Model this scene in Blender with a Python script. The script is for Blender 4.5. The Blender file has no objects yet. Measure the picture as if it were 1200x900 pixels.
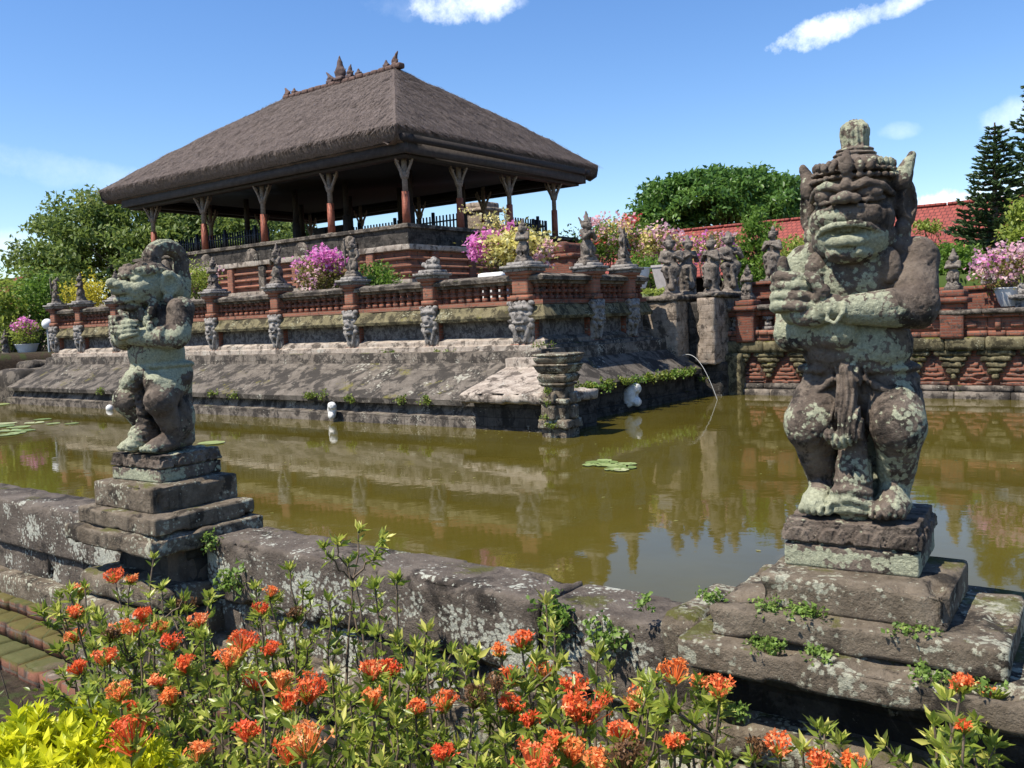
import bpy, math, random
import numpy as np
from mathutils import Matrix, Vector

random.seed(7)
RNG = np.random.default_rng(11)
SC = bpy.context.scene
COL = SC.collection
R = math.radians

# ------------------------------------------------------------------ camera
F_PX = 1055.2
_p, _r, _y = R(-4.097), R(-2.302), R(-37.25)
FWD = np.array([math.sin(_y)*math.cos(_p), math.cos(_y)*math.cos(_p), math.sin(_p)])
_right = np.array([math.cos(_y), -math.sin(_y), 0.0])
_up = np.cross(_right, FWD)
RGT = math.cos(_r)*_right + math.sin(_r)*_up
UPV = -math.sin(_r)*_right + math.cos(_r)*_up
cam_d = bpy.data.cameras.new('camera')
cam = bpy.data.objects.new('camera', cam_d)
COL.objects.link(cam)
cam_d.sensor_width = 36.0
cam_d.lens = 36.0*F_PX/1200.0
cam_d.clip_start = 0.05
cam_d.clip_end = 6000
cam.matrix_world = Matrix(((RGT[0], UPV[0], -FWD[0], 0), (RGT[1], UPV[1], -FWD[1], 0), (RGT[2], UPV[2], -FWD[2], 0), (0, 0, 0, 1)))
SC.camera = cam

def ray(x, y):
    return (x-600)/F_PX*RGT-(y-450)/F_PX*UPV+FWD
def at(x, y, axis, val):                 # survey: the point of the world seen at a photo pixel, on a plane
    d = ray(x, y)
    return d*(val/d[axis])
def atD(x, y, D):
    return ray(x, y)*D

# ------------------------------------------------------------------ sky, sun, exposure
SUN = Vector((-0.22, -0.46, 0.84)).normalized()
w = bpy.data.worlds.new('World'); SC.world = w
w.use_nodes = True
nt = w.node_tree; nt.nodes.clear()
out = nt.nodes.new('ShaderNodeOutputWorld')
bg = nt.nodes.new('ShaderNodeBackground'); bg.inputs['Strength'].default_value = 0.15
sky = nt.nodes.new('ShaderNodeTexSky'); sky.sky_type = 'NISHITA'; sky.sun_disc = False
sky.sun_elevation = math.asin(SUN.z); sky.sun_rotation = math.atan2(SUN.x, SUN.y) % (2*math.pi)
sky.altitude = 0; sky.air_density = 1.0; sky.dust_density = 0.25; sky.ozone_density = 2.2
tc = nt.nodes.new('ShaderNodeTexCoord')
def wmath(op, a, b=None, c=None):
    n = nt.nodes.new('ShaderNodeMath'); n.operation = op
    for i, v in enumerate((a, b, c)):
        if v is None: continue
        if isinstance(v, (int, float)): n.inputs[i].default_value = v
        else: nt.links.new(v, n.inputs[i])
    return n.outputs[0]
cn = nt.nodes.new('ShaderNodeTexNoise'); cn.inputs['Scale'].default_value = 13; cn.inputs['Detail'].default_value = 8
cn.inputs['Roughness'].default_value = 0.68
nt.links.new(tc.outputs['Generated'], cn.inputs['Vector'])
cloud = None
# clouds of the sky: (photo pixel of the centre, half width, half height in photo pixels, density)
for (px, py, hw, hh, dens, tilt) in ((540, 8, 62, 17, 0.9, 4), (965, 35, 62, 16, 0.95, 14), (1040, 10, 80, 12, 0.85, 14), (1140, 238, 70, 26, 1.1, 8),
                               (1055, 153, 20, 9, 0.4, 0), (1190, 135, 26, 18, 0.5, 0), (1165, 225, 30, 20, .8, 0), (465, 10, 40, 14, .3, 0), (100, 205, 120, 18, .35, -6), (60, 300, 90, 25, .5, 0)):
    d = ray(px, py); d = d/np.linalg.norm(d)
    t = R(tilt)
    a = math.cos(t)*RGT+math.sin(t)*UPV; b = -math.sin(t)*RGT+math.cos(t)*UPV
    terms = []
    sub = nt.nodes.new('ShaderNodeVectorMath'); sub.operation = 'SUBTRACT'
    nt.links.new(tc.outputs['Generated'], sub.inputs[0]); sub.inputs[1].default_value = tuple(d)
    for ax, hs in ((a, hw), (b, hh)):
        dt = nt.nodes.new('ShaderNodeVectorMath'); dt.operation = 'DOT_PRODUCT'
        nt.links.new(sub.outputs[0], dt.inputs[0]); dt.inputs[1].default_value = tuple(ax*(F_PX/hs))
        terms.append(wmath('POWER', wmath('ABSOLUTE', dt.outputs['Value']), 2.0))
    dot = nt.nodes.new('ShaderNodeVectorMath'); dot.operation = 'DOT_PRODUCT'
    nt.links.new(tc.outputs['Generated'], dot.inputs[0]); dot.inputs[1].default_value = tuple(d)
    front = wmath('GREATER_THAN', dot.outputs['Value'], 0.5)
    q = wmath('SUBTRACT', 1.0, wmath('ADD', terms[0], terms[1]))
    m = wmath('ADD', wmath('MULTIPLY', q, 0.5), wmath('MULTIPLY', wmath('SUBTRACT', cn.outputs['Fac'], 0.5), 2.6))
    m = wmath('MULTIPLY', wmath('MULTIPLY', m, 1.35), dens)
    n = nt.nodes.new('ShaderNodeClamp'); nt.links.new(m, n.inputs['Value'])
    n2 = nt.nodes.new('ShaderNodeClamp'); nt.links.new(wmath('MULTIPLY', wmath('ADD', q, 0.6), 1.2), n2.inputs['Value'])
    m = wmath('MULTIPLY', wmath('MULTIPLY', n.outputs[0], n2.outputs[0]), wmath('MULTIPLY', front, dens))
    cloud = m if cloud is None else wmath('MAXIMUM', cloud, m)
mx = nt.nodes.new('ShaderNodeMix'); mx.data_type = 'RGBA'
nt.links.new(cloud, mx.inputs['Factor'])
hs = nt.nodes.new('ShaderNodeHueSaturation'); hs.inputs['Hue'].default_value = 0.508; hs.inputs['Saturation'].default_value = 1.24; hs.inputs['Value'].default_value = 0.69
nt.links.new(sky.outputs['Color'], hs.inputs['Color']); nt.links.new(hs.outputs['Color'], mx.inputs['A'])
mx.inputs['B'].default_value = (6.6, 6.8, 7.0, 1)
nt.links.new(mx.outputs['Result'], bg.inputs['Color'])
nt.links.new(bg.outputs[0], out.inputs[0])

sun_d = bpy.data.lights.new('sun', 'SUN'); sun_d.energy = 4.1; sun_d.angle = R(0.5); sun_d.color = (1.0, 0.94, 0.84)
sun = bpy.data.objects.new('sun', sun_d); COL.objects.link(sun)
sun.rotation_euler = SUN.to_track_quat('Z', 'Y').to_euler()
sun.location = (-20, -20, 40)
SC.view_settings.view_transform = 'Standard'
SC.view_settings.look = 'None'
SC.view_settings.gamma = 1.0
SC.view_settings.use_curve_mapping = False
SC.view_settings.exposure = 0.9

# ------------------------------------------------------------------ levels of the place (metres, eye at z = 0)
WATER = -2.5; GROUND = -2.2; BANK = -0.62
YW, XW = 18.3, -12.9                     # faces of the island's balustrade wall
# ------------------------------------------------------------------ noise and meshing
def _h(ix, iy, iz, s):
    n = (ix.astype(np.int64)*374761393+iy.astype(np.int64)*668265263+iz.astype(np.int64)*2147483647+s*974634777) & 0xffffffff
    n = ((n ^ (n >> 13))*1274126177) & 0xffffffff
    n = (n ^ (n >> 16)) & 0xffffff
    return n/float(0xffffff)
def vnoise(P, s=0):
    f = np.floor(P); i = f.astype(np.int64); t = P-f; t = t*t*(3-2*t)
    x, y, z = i[:, 0], i[:, 1], i[:, 2]; u, v, q = t[:, 0], t[:, 1], t[:, 2]
    def L(a, b, k): return a+(b-a)*k
    return L(L(L(_h(x, y, z, s), _h(x+1, y, z, s), u), L(_h(x, y+1, z, s), _h(x+1, y+1, z, s), u), v),
             L(L(_h(x, y, z+1, s), _h(x+1, y, z+1, s), u), L(_h(x, y+1, z+1, s), _h(x+1, y+1, z+1, s), u), v), q)
def fbm(P, s=0, o=3):
    r = 0; a = 0.5; t = 0
    for k in range(o):
        r = r+a*vnoise(P*(2.03**k), s+k); t += a; a *= 0.5
    return r/t

ORG = {}
class MB:
    def __init__(self): self.V = []; self.F = []; self.n = 0; self.T = []
    def add(self, V, F, tint=None):
        V = np.asarray(V, float).reshape(-1, 3)
        F = np.asarray(F, np.int64)
        self.V.append(V); self.F.append(F+self.n); self.n += len(V)
        if tint is None: tint = np.zeros(len(V))
        self.T.append(np.broadcast_to(np.asarray(tint, float), (len(V),)))
        return self
    def build(self, name, mat, parent=None, smooth=False, sharp=None):
        V = np.concatenate(self.V) if self.V else np.zeros((0, 3))
        org = np.zeros(3)
        if parent is not None: org = np.array(ORG.get(parent.name, (0, 0, 0)))
        V = V-org
        loops = np.concatenate([f.ravel() for f in self.F]) if self.F else np.zeros(0, int)
        tot = np.concatenate([np.full(len(f), f.shape[1]) for f in self.F]) if self.F else np.zeros(0, int)
        me = bpy.data.meshes.new(name)
        me.vertices.add(len(V)); me.vertices.foreach_set('co', V.ravel())
        me.loops.add(len(loops)); me.loops.foreach_set('vertex_index', loops.astype(np.int32))
        me.polygons.add(len(tot))
        st = np.concatenate([[0], np.cumsum(tot)[:-1]]) if len(tot) else tot
        me.polygons.foreach_set('loop_start', st.astype(np.int32))
        me.polygons.foreach_set('loop_total', tot.astype(np.int32))
        if smooth: me.polygons.foreach_set('use_smooth', np.ones(len(tot), bool))
        a = me.attributes.new('tint', 'FLOAT', 'POINT'); a.data.foreach_set('value', np.concatenate(self.T).astype(np.float32))
        me.update(calc_edges=True); me.validate()
        if sharp:
            try: me.set_sharp_from_angle(angle=R(sharp))
            except Exception: pass
        me.materials.append(mat)
        o = bpy.data.objects.new(name, me); COL.objects.link(o)
        if parent is not None:
            o.parent = parent; ORG[o.name] = tuple(org)
        else: ORG[o.name] = (0, 0, 0)
        return o

def tag(o, label, cat, group=None):
    o['label'] = label; o['category'] = cat
    if group: o['group'] = group
    return o
def thing(name, label, cat, loc=(0, 0, 0), group=None):
    o = bpy.data.objects.new(name, None); COL.objects.link(o)
    o.empty_display_size = 0.2
    o.location = tuple(float(v) for v in loc); ORG[o.name] = tuple(float(v) for v in loc)
    return tag(o, label, cat, group)
def struct(o, kind='structure'):
    o['kind'] = kind; return o
def recentre(o):                        # origin of a one-mesh thing to its base
    me = o.data; n = len(me.vertices); co = np.empty(n*3); me.vertices.foreach_get('co', co); co = co.reshape(-1, 3)
    c = np.array([(co[:, 0].min()+co[:, 0].max())/2, (co[:, 1].min()+co[:, 1].max())/2, co[:, 2].min()])
    me.vertices.foreach_set('co', (co-c).ravel()); me.update(); o.location = tuple(c)
    return o
def dup(root, loc, rz=0.0, sc=1.0, label=None, group=None):
    def rec(o, par):
        c = o.copy(); COL.objects.link(c)
        if par is not None: c.parent = par
        for ch in list(o.children): rec(ch, c)
        return c
    c = rec(root, None)
    c.location = tuple(float(v) for v in loc); c.rotation_euler = (0, 0, rz); c.scale = (sc, sc, sc)
    if label: c['label'] = label
    if group: c['group'] = group
    return c

BOXF = np.array([[0, 1, 3, 2], [4, 6, 7, 5], [0, 4, 5, 1], [2, 3, 7, 6], [0, 2, 6, 4], [1, 5, 7, 3]])
def box(mb, x0, x1, y0, y1, z0, z1, top=(1, 1), rot=0, c=None, tint=0):
    V = np.array([[x, y, z] for x in (x0, x1) for y in (y0, y1) for z in (z0, z1)], float)
    cx, cy = (x0+x1)/2, (y0+y1)/2
    m = V[:, 2] == z1
    V[m, 0] = cx+(V[m, 0]-cx)*top[0]; V[m, 1] = cy+(V[m, 1]-cy)*top[1]
    if rot:
        cc = c or (cx, cy); a = math.cos(rot), math.sin(rot)
        d = V[:, :2]-np.array(cc); V[:, 0] = cc[0]+d[:, 0]*a[0]-d[:, 1]*a[1]; V[:, 1] = cc[1]+d[:, 0]*a[1]+d[:, 1]*a[0]
    F = np.array([[0, 1, 3, 2], [4, 6, 7, 5], [0, 4, 5, 1], [2, 3, 7, 6], [0, 2, 6, 4], [1, 5, 7, 3]])
    return mb.add(V, F, tint)
def weld(V, F):
    k = np.round(V*20000).astype(np.int64)
    _, idx, inv = np.unique(k, axis=0, return_index=True, return_inverse=True)
    inv = np.asarray(inv).reshape(-1)
    return V[idx], inv[F]
def sbox(mb, x0, x1, y0, y1, z0, z1, r=0.02, amp=0.008, cell=0.04, seed=0, rot=0, c=None, top=(1, 1), nf=5.0, chip=0.0, wear=None):
    """a weathered stone block: rounded, dented, chipped at the edges"""
    L = np.array([x1-x0, y1-y0, z1-z0], float); C = np.array([(x0+x1)/2, (y0+y1)/2, (z0+z1)/2]); Hh = L/2
    n = np.maximum(2, np.minimum(150, np.ceil(L/cell).astype(int)))
    Vs = []; Fs = []; k = 0
    for ax in range(3):
        u, v = (ax+1) % 3, (ax+2) % 3
        a = np.linspace(-1, 1, n[u]+1); b = np.linspace(-1, 1, n[v]+1)
        # denser rows at the rims
        rim = lambda t, h: np.sign(t)*np.minimum(np.abs(t), 1.0)
        A, B = np.meshgrid(a, b, indexing='ij')
        for s in (-1, 1):
            P = np.zeros(A.shape+(3,)); P[..., u] = A*Hh[u]; P[..., v] = B*Hh[v]; P[..., ax] = s*Hh[ax]
            m = P.reshape(-1, 3); nv = n[v]+1
            i = np.arange(n[u])[:, None]*nv+np.arange(n[v])[None, :]
            q = np.stack([i, i+nv, i+nv+1, i+1], -1).reshape(-1, 4)
            if s < 0: q = q[:, ::-1]
            Vs.append(m); Fs.append(q+k); k += len(m)
    V = np.concatenate(Vs); Fq = np.concatenate(Fs)
    V, Fq = weld(V, Fq)
    r = min(r, Hh.min()*0.95)
    inner = np.clip(V, -(Hh-r), Hh-r); d = V-inner; l = np.linalg.norm(d, axis=1, keepdims=True); nrm = d/np.maximum(l, 1e-9)
    V = inner+nrm*r
    W = V+C+seed*3.7
    e = (fbm(W*nf, seed, 3)-0.5)*2*amp+(fbm(W*nf*4.5, seed+9, 2)-0.5)*amp*0.8
    if chip:
        edge = (np.sort(np.abs(V)/Hh, axis=1)[:, 1] > 0.8)
        ch = np.clip(fbm(W*nf*1.3, seed+21, 2)-0.55, 0, 1)*chip*4
        e = e-np.where(edge, ch, 0)
    V = V+nrm*e[:, None]
    if top != (1, 1):
        t = np.clip((V[:, 2]+Hh[2])/(2*Hh[2]), 0, 1)
        V[:, 0] *= 1+(top[0]-1)*t; V[:, 1] *= 1+(top[1]-1)*t
    V = V+C
    tw = None if wear is None else wear(V) if callable(wear) else np.full(len(V), wear)
    if rot:
        cc = c or (C[0], C[1]); ca, sa = math.cos(rot), math.sin(rot)
        d0 = V[:, 0]-cc[0]; d1 = V[:, 1]-cc[1]; V[:, 0] = cc[0]+d0*ca-d1*sa; V[:, 1] = cc[1]+d0*sa+d1*ca
    return mb.add(V, Fq, tw)
def tube(mb, pts, rad, n=7, tint=0, cap=True):
    pts = np.asarray(pts, float); m = len(pts); rad = np.broadcast_to(np.asarray(rad, float), (m,))
    T = np.gradient(pts, axis=0); T /= np.maximum(np.linalg.norm(T, axis=1, keepdims=True), 1e-9)
    ref = np.array([0, 0, 1.0]) if abs(T[:, 2]).mean() < 0.9 else np.array([1.0, 0, 0])
    A = np.cross(T, ref); A /= np.maximum(np.linalg.norm(A, axis=1, keepdims=True), 1e-9); B = np.cross(T, A)
    th = np.arange(n)*2*math.pi/n
    V = pts[:, None]+rad[:, None, None]*(np.cos(th)[None, :, None]*A[:, None]+np.sin(th)[None, :, None]*B[:, None])
    i = np.arange(m-1)[:, None]*n; j = np.arange(n)[None]; j2 = (j+1) % n
    q = np.stack([i+j, i+j2, i+n+j2, i+n+j], -1).reshape(-1, 4)
    V = V.reshape(-1, 3)
    mb.add(V, q, tint)
    if cap:
        o = len(V)
        for s, c0 in ((0, pts[0]), (m-1, pts[-1])):
            ring = V[s*n:(s+1)*n]
            tri = [[k, (k+1) % n, n] if s else [(k+1) % n, k, n] for k in range(n)]
            mb.add(np.vstack([ring, c0]), tri, tint)
    return mb
def lathe(mb, prof, c, n=20, sq=False, rot=0, tint=0):
    """profile of (radius, height); sq = square plan"""
    if sq:
        th = np.array([math.pi/4+k*math.pi/2 for k in range(4)])+rot; n = 4; f = math.sqrt(2)
    else:
        th = np.arange(n)*2*math.pi/n+rot; f = 1
    V = np.array([[c[0]+f*r*math.cos(t), c[1]+f*r*math.sin(t), c[2]+z] for r, z in prof for t in th])
    m = len(prof); i = np.arange(m-1)[:, None]*n; j = np.arange(n)[None]; j2 = (j+1) % n
    q = np.stack([i+j, i+j2, i+n+j2, i+n+j], -1).reshape(-1, 4)
    mb.add(V, q, tint)
    for s, fl in ((0, True), (m-1, False)):
        ring = V[s*n:(s+1)*n]; cc = ring.mean(0)
        tri = [[(k+1) % n, k, n] if fl else [k, (k+1) % n, n] for k in range(n)]
        mb.add(np.vstack([ring, cc]), tri, tint)
    return mb
def ball(mb, c, r, n=10, tint=0):
    r = np.broadcast_to(np.asarray(r, float), (3,))
    ph = np.linspace(0, math.pi, n//2+2); th = np.arange(n)*2*math.pi/n
    V = np.array([[math.sin(p)*math.cos(t), math.sin(p)*math.sin(t), -math.cos(p)] for p in ph for t in th])*r+np.asarray(c)
    m = len(ph); i = np.arange(m-1)[:, None]*n; j = np.arange(n)[None]; j2 = (j+1) % n
    q = np.stack([i+j, i+j2, i+n+j2, i+n+j], -1).reshape(-1, 4)
    V, q = V, q
    return mb.add(V, q, tint)
def sheet(mb, P, tint=0):
    """grid (n,m,3) of points"""
    n, m = P.shape[:2]; i = np.arange(n-1)[:, None]*m+np.arange(m-1)[None]
    q = np.stack([i, i+m, i+m+1, i+1], -1).reshape(-1, 4)
    return mb.add(P.reshape(-1, 3), q, tint)

# ------------------------------------------------------------------ leaves
def unit(a): return a/np.maximum(np.linalg.norm(a, axis=-1, keepdims=True), 1e-9)
def leaves(mb, P, size, up=0.4, asp=0.45, D=None, fold=0.12, tint=None, rng=RNG, droop=0.0):
    P = np.asarray(P, float); n = len(P)
    if n == 0: return mb
    if D is None: D = rng.normal(size=(n, 3))
    D = unit(D+np.array([0, 0, -droop]))
    N = rng.normal(size=(n, 3))*(1-up)+np.array([0, 0, 1.0])*up*1.6
    S = unit(np.cross(D, N)); N = np.cross(S, D)
    L = (np.asarray(size)*rng.uniform(0.7, 1.25, n))[:, None]; W = L*asp*0.5
    b = P; t = P+D*L; l = P+D*L*0.45+S*W+N*L*fold; r = P+D*L*0.45-S*W+N*L*fold
    m = P+D*L*0.5
    V = np.stack([b, l, t, r, m], 1).reshape(-1, 3)
    k = np.arange(n)[:, None]*5
    F = np.concatenate([k+np.array([0, 4, 2, 1]), k+np.array([0, 3, 2, 4])])
    if tint is None: tint = rng.random(n)
    return mb.add(V, F, np.repeat(np.broadcast_to(tint, (n,)), 5))
def ball_pts(n, c, r, shell=0.5, rng=RNG):
    d = unit(rng.normal(size=(n, 3))); q = rng.uniform(shell, 1, n)**0.6
    return np.asarray(c)+d*q[:, None]*np.asarray(r)

# ------------------------------------------------------------------ signed-distance sculpting
def sd_ell(P, c, r):
    p = (P-np.asarray(c))/np.asarray(r); k0 = np.sqrt((p*p).sum(-1)); p2 = p/np.asarray(r); k1 = np.sqrt((p2*p2).sum(-1))
    return k0*(k0-1)/np.maximum(k1, 1e-6)
def sd_cap(P, a, b, ra, rb):
    a = np.asarray(a, float); b = np.asarray(b, float); ab = b-a; t = np.clip(((P-a)@ab)/max(ab@ab, 1e-9), 0, 1)
    return np.sqrt(((P-a-t[..., None]*ab)**2).sum(-1))-(ra+(rb-ra)*t)
def sd_box(P, c, h, r):
    q = np.abs(P-np.asarray(c))-(np.asarray(h)-r)
    return np.sqrt((np.maximum(q, 0)**2).sum(-1))+np.minimum(q.max(-1), 0)-r
def sculpt(prims, h, name='body', disp=None, seed=1, amp=0.004, freq=22.0):
    lo = np.full(3, 1e9); hi = np.full(3, -1e9); bbs = []
    for p in prims:
        t = p[0].lstrip('-')
        if t == 'e': a = np.asarray(p[1])-p[2]; b = np.asarray(p[1])+p[2]
        elif t == 'c':
            R2 = max(p[3], p[4]); a = np.minimum(p[1], p[2])-R2; b = np.maximum(p[1], p[2])+R2
        else: a = np.asarray(p[1])-p[2]; b = np.asarray(p[1])+p[2]
        bbs.append((a, b))
        if p[0][0] != '-': lo = np.minimum(lo, a); hi = np.maximum(hi, b)
    lo = lo-4*h; hi = hi+4*h
    n = np.ceil((hi-lo)/h).astype(int)+1
    D = np.full(tuple(n), 0.5, np.float32)
    ax = [lo[i]+np.arange(n[i])*h for i in range(3)]
    for p, (a, b) in zip(prims, bbs):
        k = p[-1]; mg = k+4*h
        s = [slice(max(0, int((a[i]-mg-lo[i])/h)), min(n[i], int((b[i]+mg-lo[i])/h)+2)) for i in range(3)]
        P = np.stack(np.meshgrid(ax[0][s[0]], ax[1][s[1]], ax[2][s[2]], indexing='ij'), -1)
        t = p[0].lstrip('-')
        d = sd_ell(P, p[1], p[2]) if t == 'e' else sd_cap(P, p[1], p[2], p[3], p[4]) if t == 'c' else sd_box(P, p[1], p[2], p[3])
        o = D[tuple(s)]
        if p[0][0] == '-':
            q = np.clip(0.5-0.5*(o+d)/k, 0, 1); D[tuple(s)] = o+(-d-o)*q+k*q*(1-q)
        else:
            q = np.clip(0.5+0.5*(o-d)/k, 0, 1); D[tuple(s)] = o+(d-o)*q-k*q*(1-q)
    if disp is not None:
        band = np.abs(D) < 5*h
        idx = np.argwhere(band); P = lo+idx*h
        D[band] += disp(P).astype(np.float32)
    band = np.abs(D) < 5*h
    P = lo+np.argwhere(band)*h
    D[band] += ((fbm(P*freq, seed, 3)-0.5)*2*amp+(fbm(P*freq*0.3, seed+5, 2)-0.5)*2*amp).astype(np.float32)
    return nets(D, lo, h)
def nets(D, lo, h):
    I = D < 0
    nx, ny, nz = D.shape
    c = [(i, j, k) for i in (0, 1) for j in (0, 1) for k in (0, 1)]
    sl = lambda a, i, j, k: a[i:nx-1+i, j:ny-1+j, k:nz-1+k]
    cnt = sum(sl(I, *q).astype(np.int8) for q in c)
    act = (cnt > 0) & (cnt < 8)
    ids = np.full(act.shape, -1, np.int64); cells = np.argwhere(act); ids[act] = np.arange(len(cells))
    S = np.zeros((len(cells), 3)); W = np.zeros(len(cells))
    for a in c:
        for axn in range(3):
            if a[axn]: continue
            b = list(a); b[axn] = 1
            da = sl(D, *a)[act]; db = sl(D, *b)[act]; m = (da < 0) != (db < 0)
            t = np.where(m, da/np.where(m, da-db, 1), 0)
            q = np.array(a, float)+0*S; q[:, axn] += t
            S[m] += q[m]; W[m] += 1
    V = lo+h*(cells+S/W[:, None])
    Fs = []
    for axn in range(3):
        u, v = (axn+1) % 3, (axn+2) % 3
        s0 = [slice(1, -1)]*3; s1 = [slice(1, -1)]*3
        s0[axn] = slice(0, -1); s1[axn] = slice(1, None)
        A = I[tuple(s0)]; B = I[tuple(s1)]; m = A != B
        e = np.argwhere(m); off = np.ones(3, int); off[axn] = 0; e = e+off
        def cell(du, dv):
            q = e.copy(); q[:, u] -= du; q[:, v] -= dv
            return ids[q[:, 0], q[:, 1], q[:, 2]]
        Q = np.stack([cell(0, 0), cell(1, 0), cell(1, 1), cell(0, 1)], -1)
        fl = A[m]; Q[~fl] = Q[~fl][:, ::-1]
        Fs.append(Q[(Q >= 0).all(1)])
    return V, np.concatenate(Fs)
# ------------------------------------------------------------------ materials
class NT:
    def __init__(self, name):
        self.m = bpy.data.materials.new(name); self.m.use_nodes = True
        self.t = self.m.node_tree; self.t.nodes.clear()
        self.o = self.t.nodes.new('ShaderNodeOutputMaterial')
    def n(self, k, **kw):
        x = self.t.nodes.new('ShaderNode'+k)
        for a, b in kw.items(): setattr(x, a, b)
        return x
    def put(self, sock, v):
        if v is None: return
        if isinstance(v, bpy.types.NodeSocket): self.t.links.new(v, sock)
        elif isinstance(v, (tuple, list)) and len(v) == 3 and sock.type == 'RGBA': sock.default_value = (*v, 1)
        else: sock.default_value = v
    def math(self, op, a, b=None, c=None):
        x = self.n('Math', operation=op)
        for i, v in enumerate((a, b, c)): self.put(x.inputs[i], v)
        return x.outputs[0]
    def pos(self):
        return self.n('NewGeometry').outputs['Position']
    def objc(self):
        return self.n('TexCoord').outputs['Object']
    def vscale(self, v, s):
        x = self.n('VectorMath', operation='MULTIPLY'); self.put(x.inputs[0], v); x.inputs[1].default_value = s; return x.outputs[0]
    def noise(self, v, sc, det=6, rough=0.6, dist=0.0):
        x = self.n('TexNoise'); self.put(x.inputs['Vector'], v); x.inputs['Scale'].default_value = sc
        x.inputs['Detail'].default_value = det; x.inputs['Roughness'].default_value = rough; x.inputs['Distortion'].default_value = dist
        return x.outputs['Fac']
    def step(self, v, a, b):
        x = self.n('MapRange', interpolation_type='SMOOTHSTEP'); self.put(x.inputs['Value'], v)
        self.put(x.inputs['From Min'], a); self.put(x.inputs['From Max'], b); return x.outputs['Result']
    def mix(self, f, a, b):
        x = self.n('Mix', data_type='RGBA'); self.put(x.inputs['Factor'], f); self.put(x.inputs['A'], a); self.put(x.inputs['B'], b)
        return x.outputs['Result']
    def bump(self, h, st, dist=0.02):
        x = self.n('Bump'); self.put(x.inputs['Height'], h); x.inputs['Strength'].default_value = st; x.inputs['Distance'].default_value = dist
        return x.outputs['Normal']
    def attr(self, name):
        x = self.n('Attribute', attribute_name=name); return x.outputs['Fac']
    def up(self):
        s = self.n('SeparateXYZ'); self.put(s.inputs[0], self.n('NewGeometry').outputs['Normal']); return s.outputs[2]
    def pbr(self, col, rough=0.8, nrm=None, spec=0.3, **kw):
        b = self.n('BsdfPrincipled'); self.put(b.inputs['Base Color'], col); self.put(b.inputs['Roughness'], rough)
        b.inputs['Specular IOR Level'].default_value = spec
        if nrm is not None: self.put(b.inputs['Normal'], nrm)
        for k, v in kw.items(): self.put(b.inputs[k.replace('_', ' ')], v)
        self.t.links.new(b.outputs[0], self.o.inputs[0]); return self.m

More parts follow.
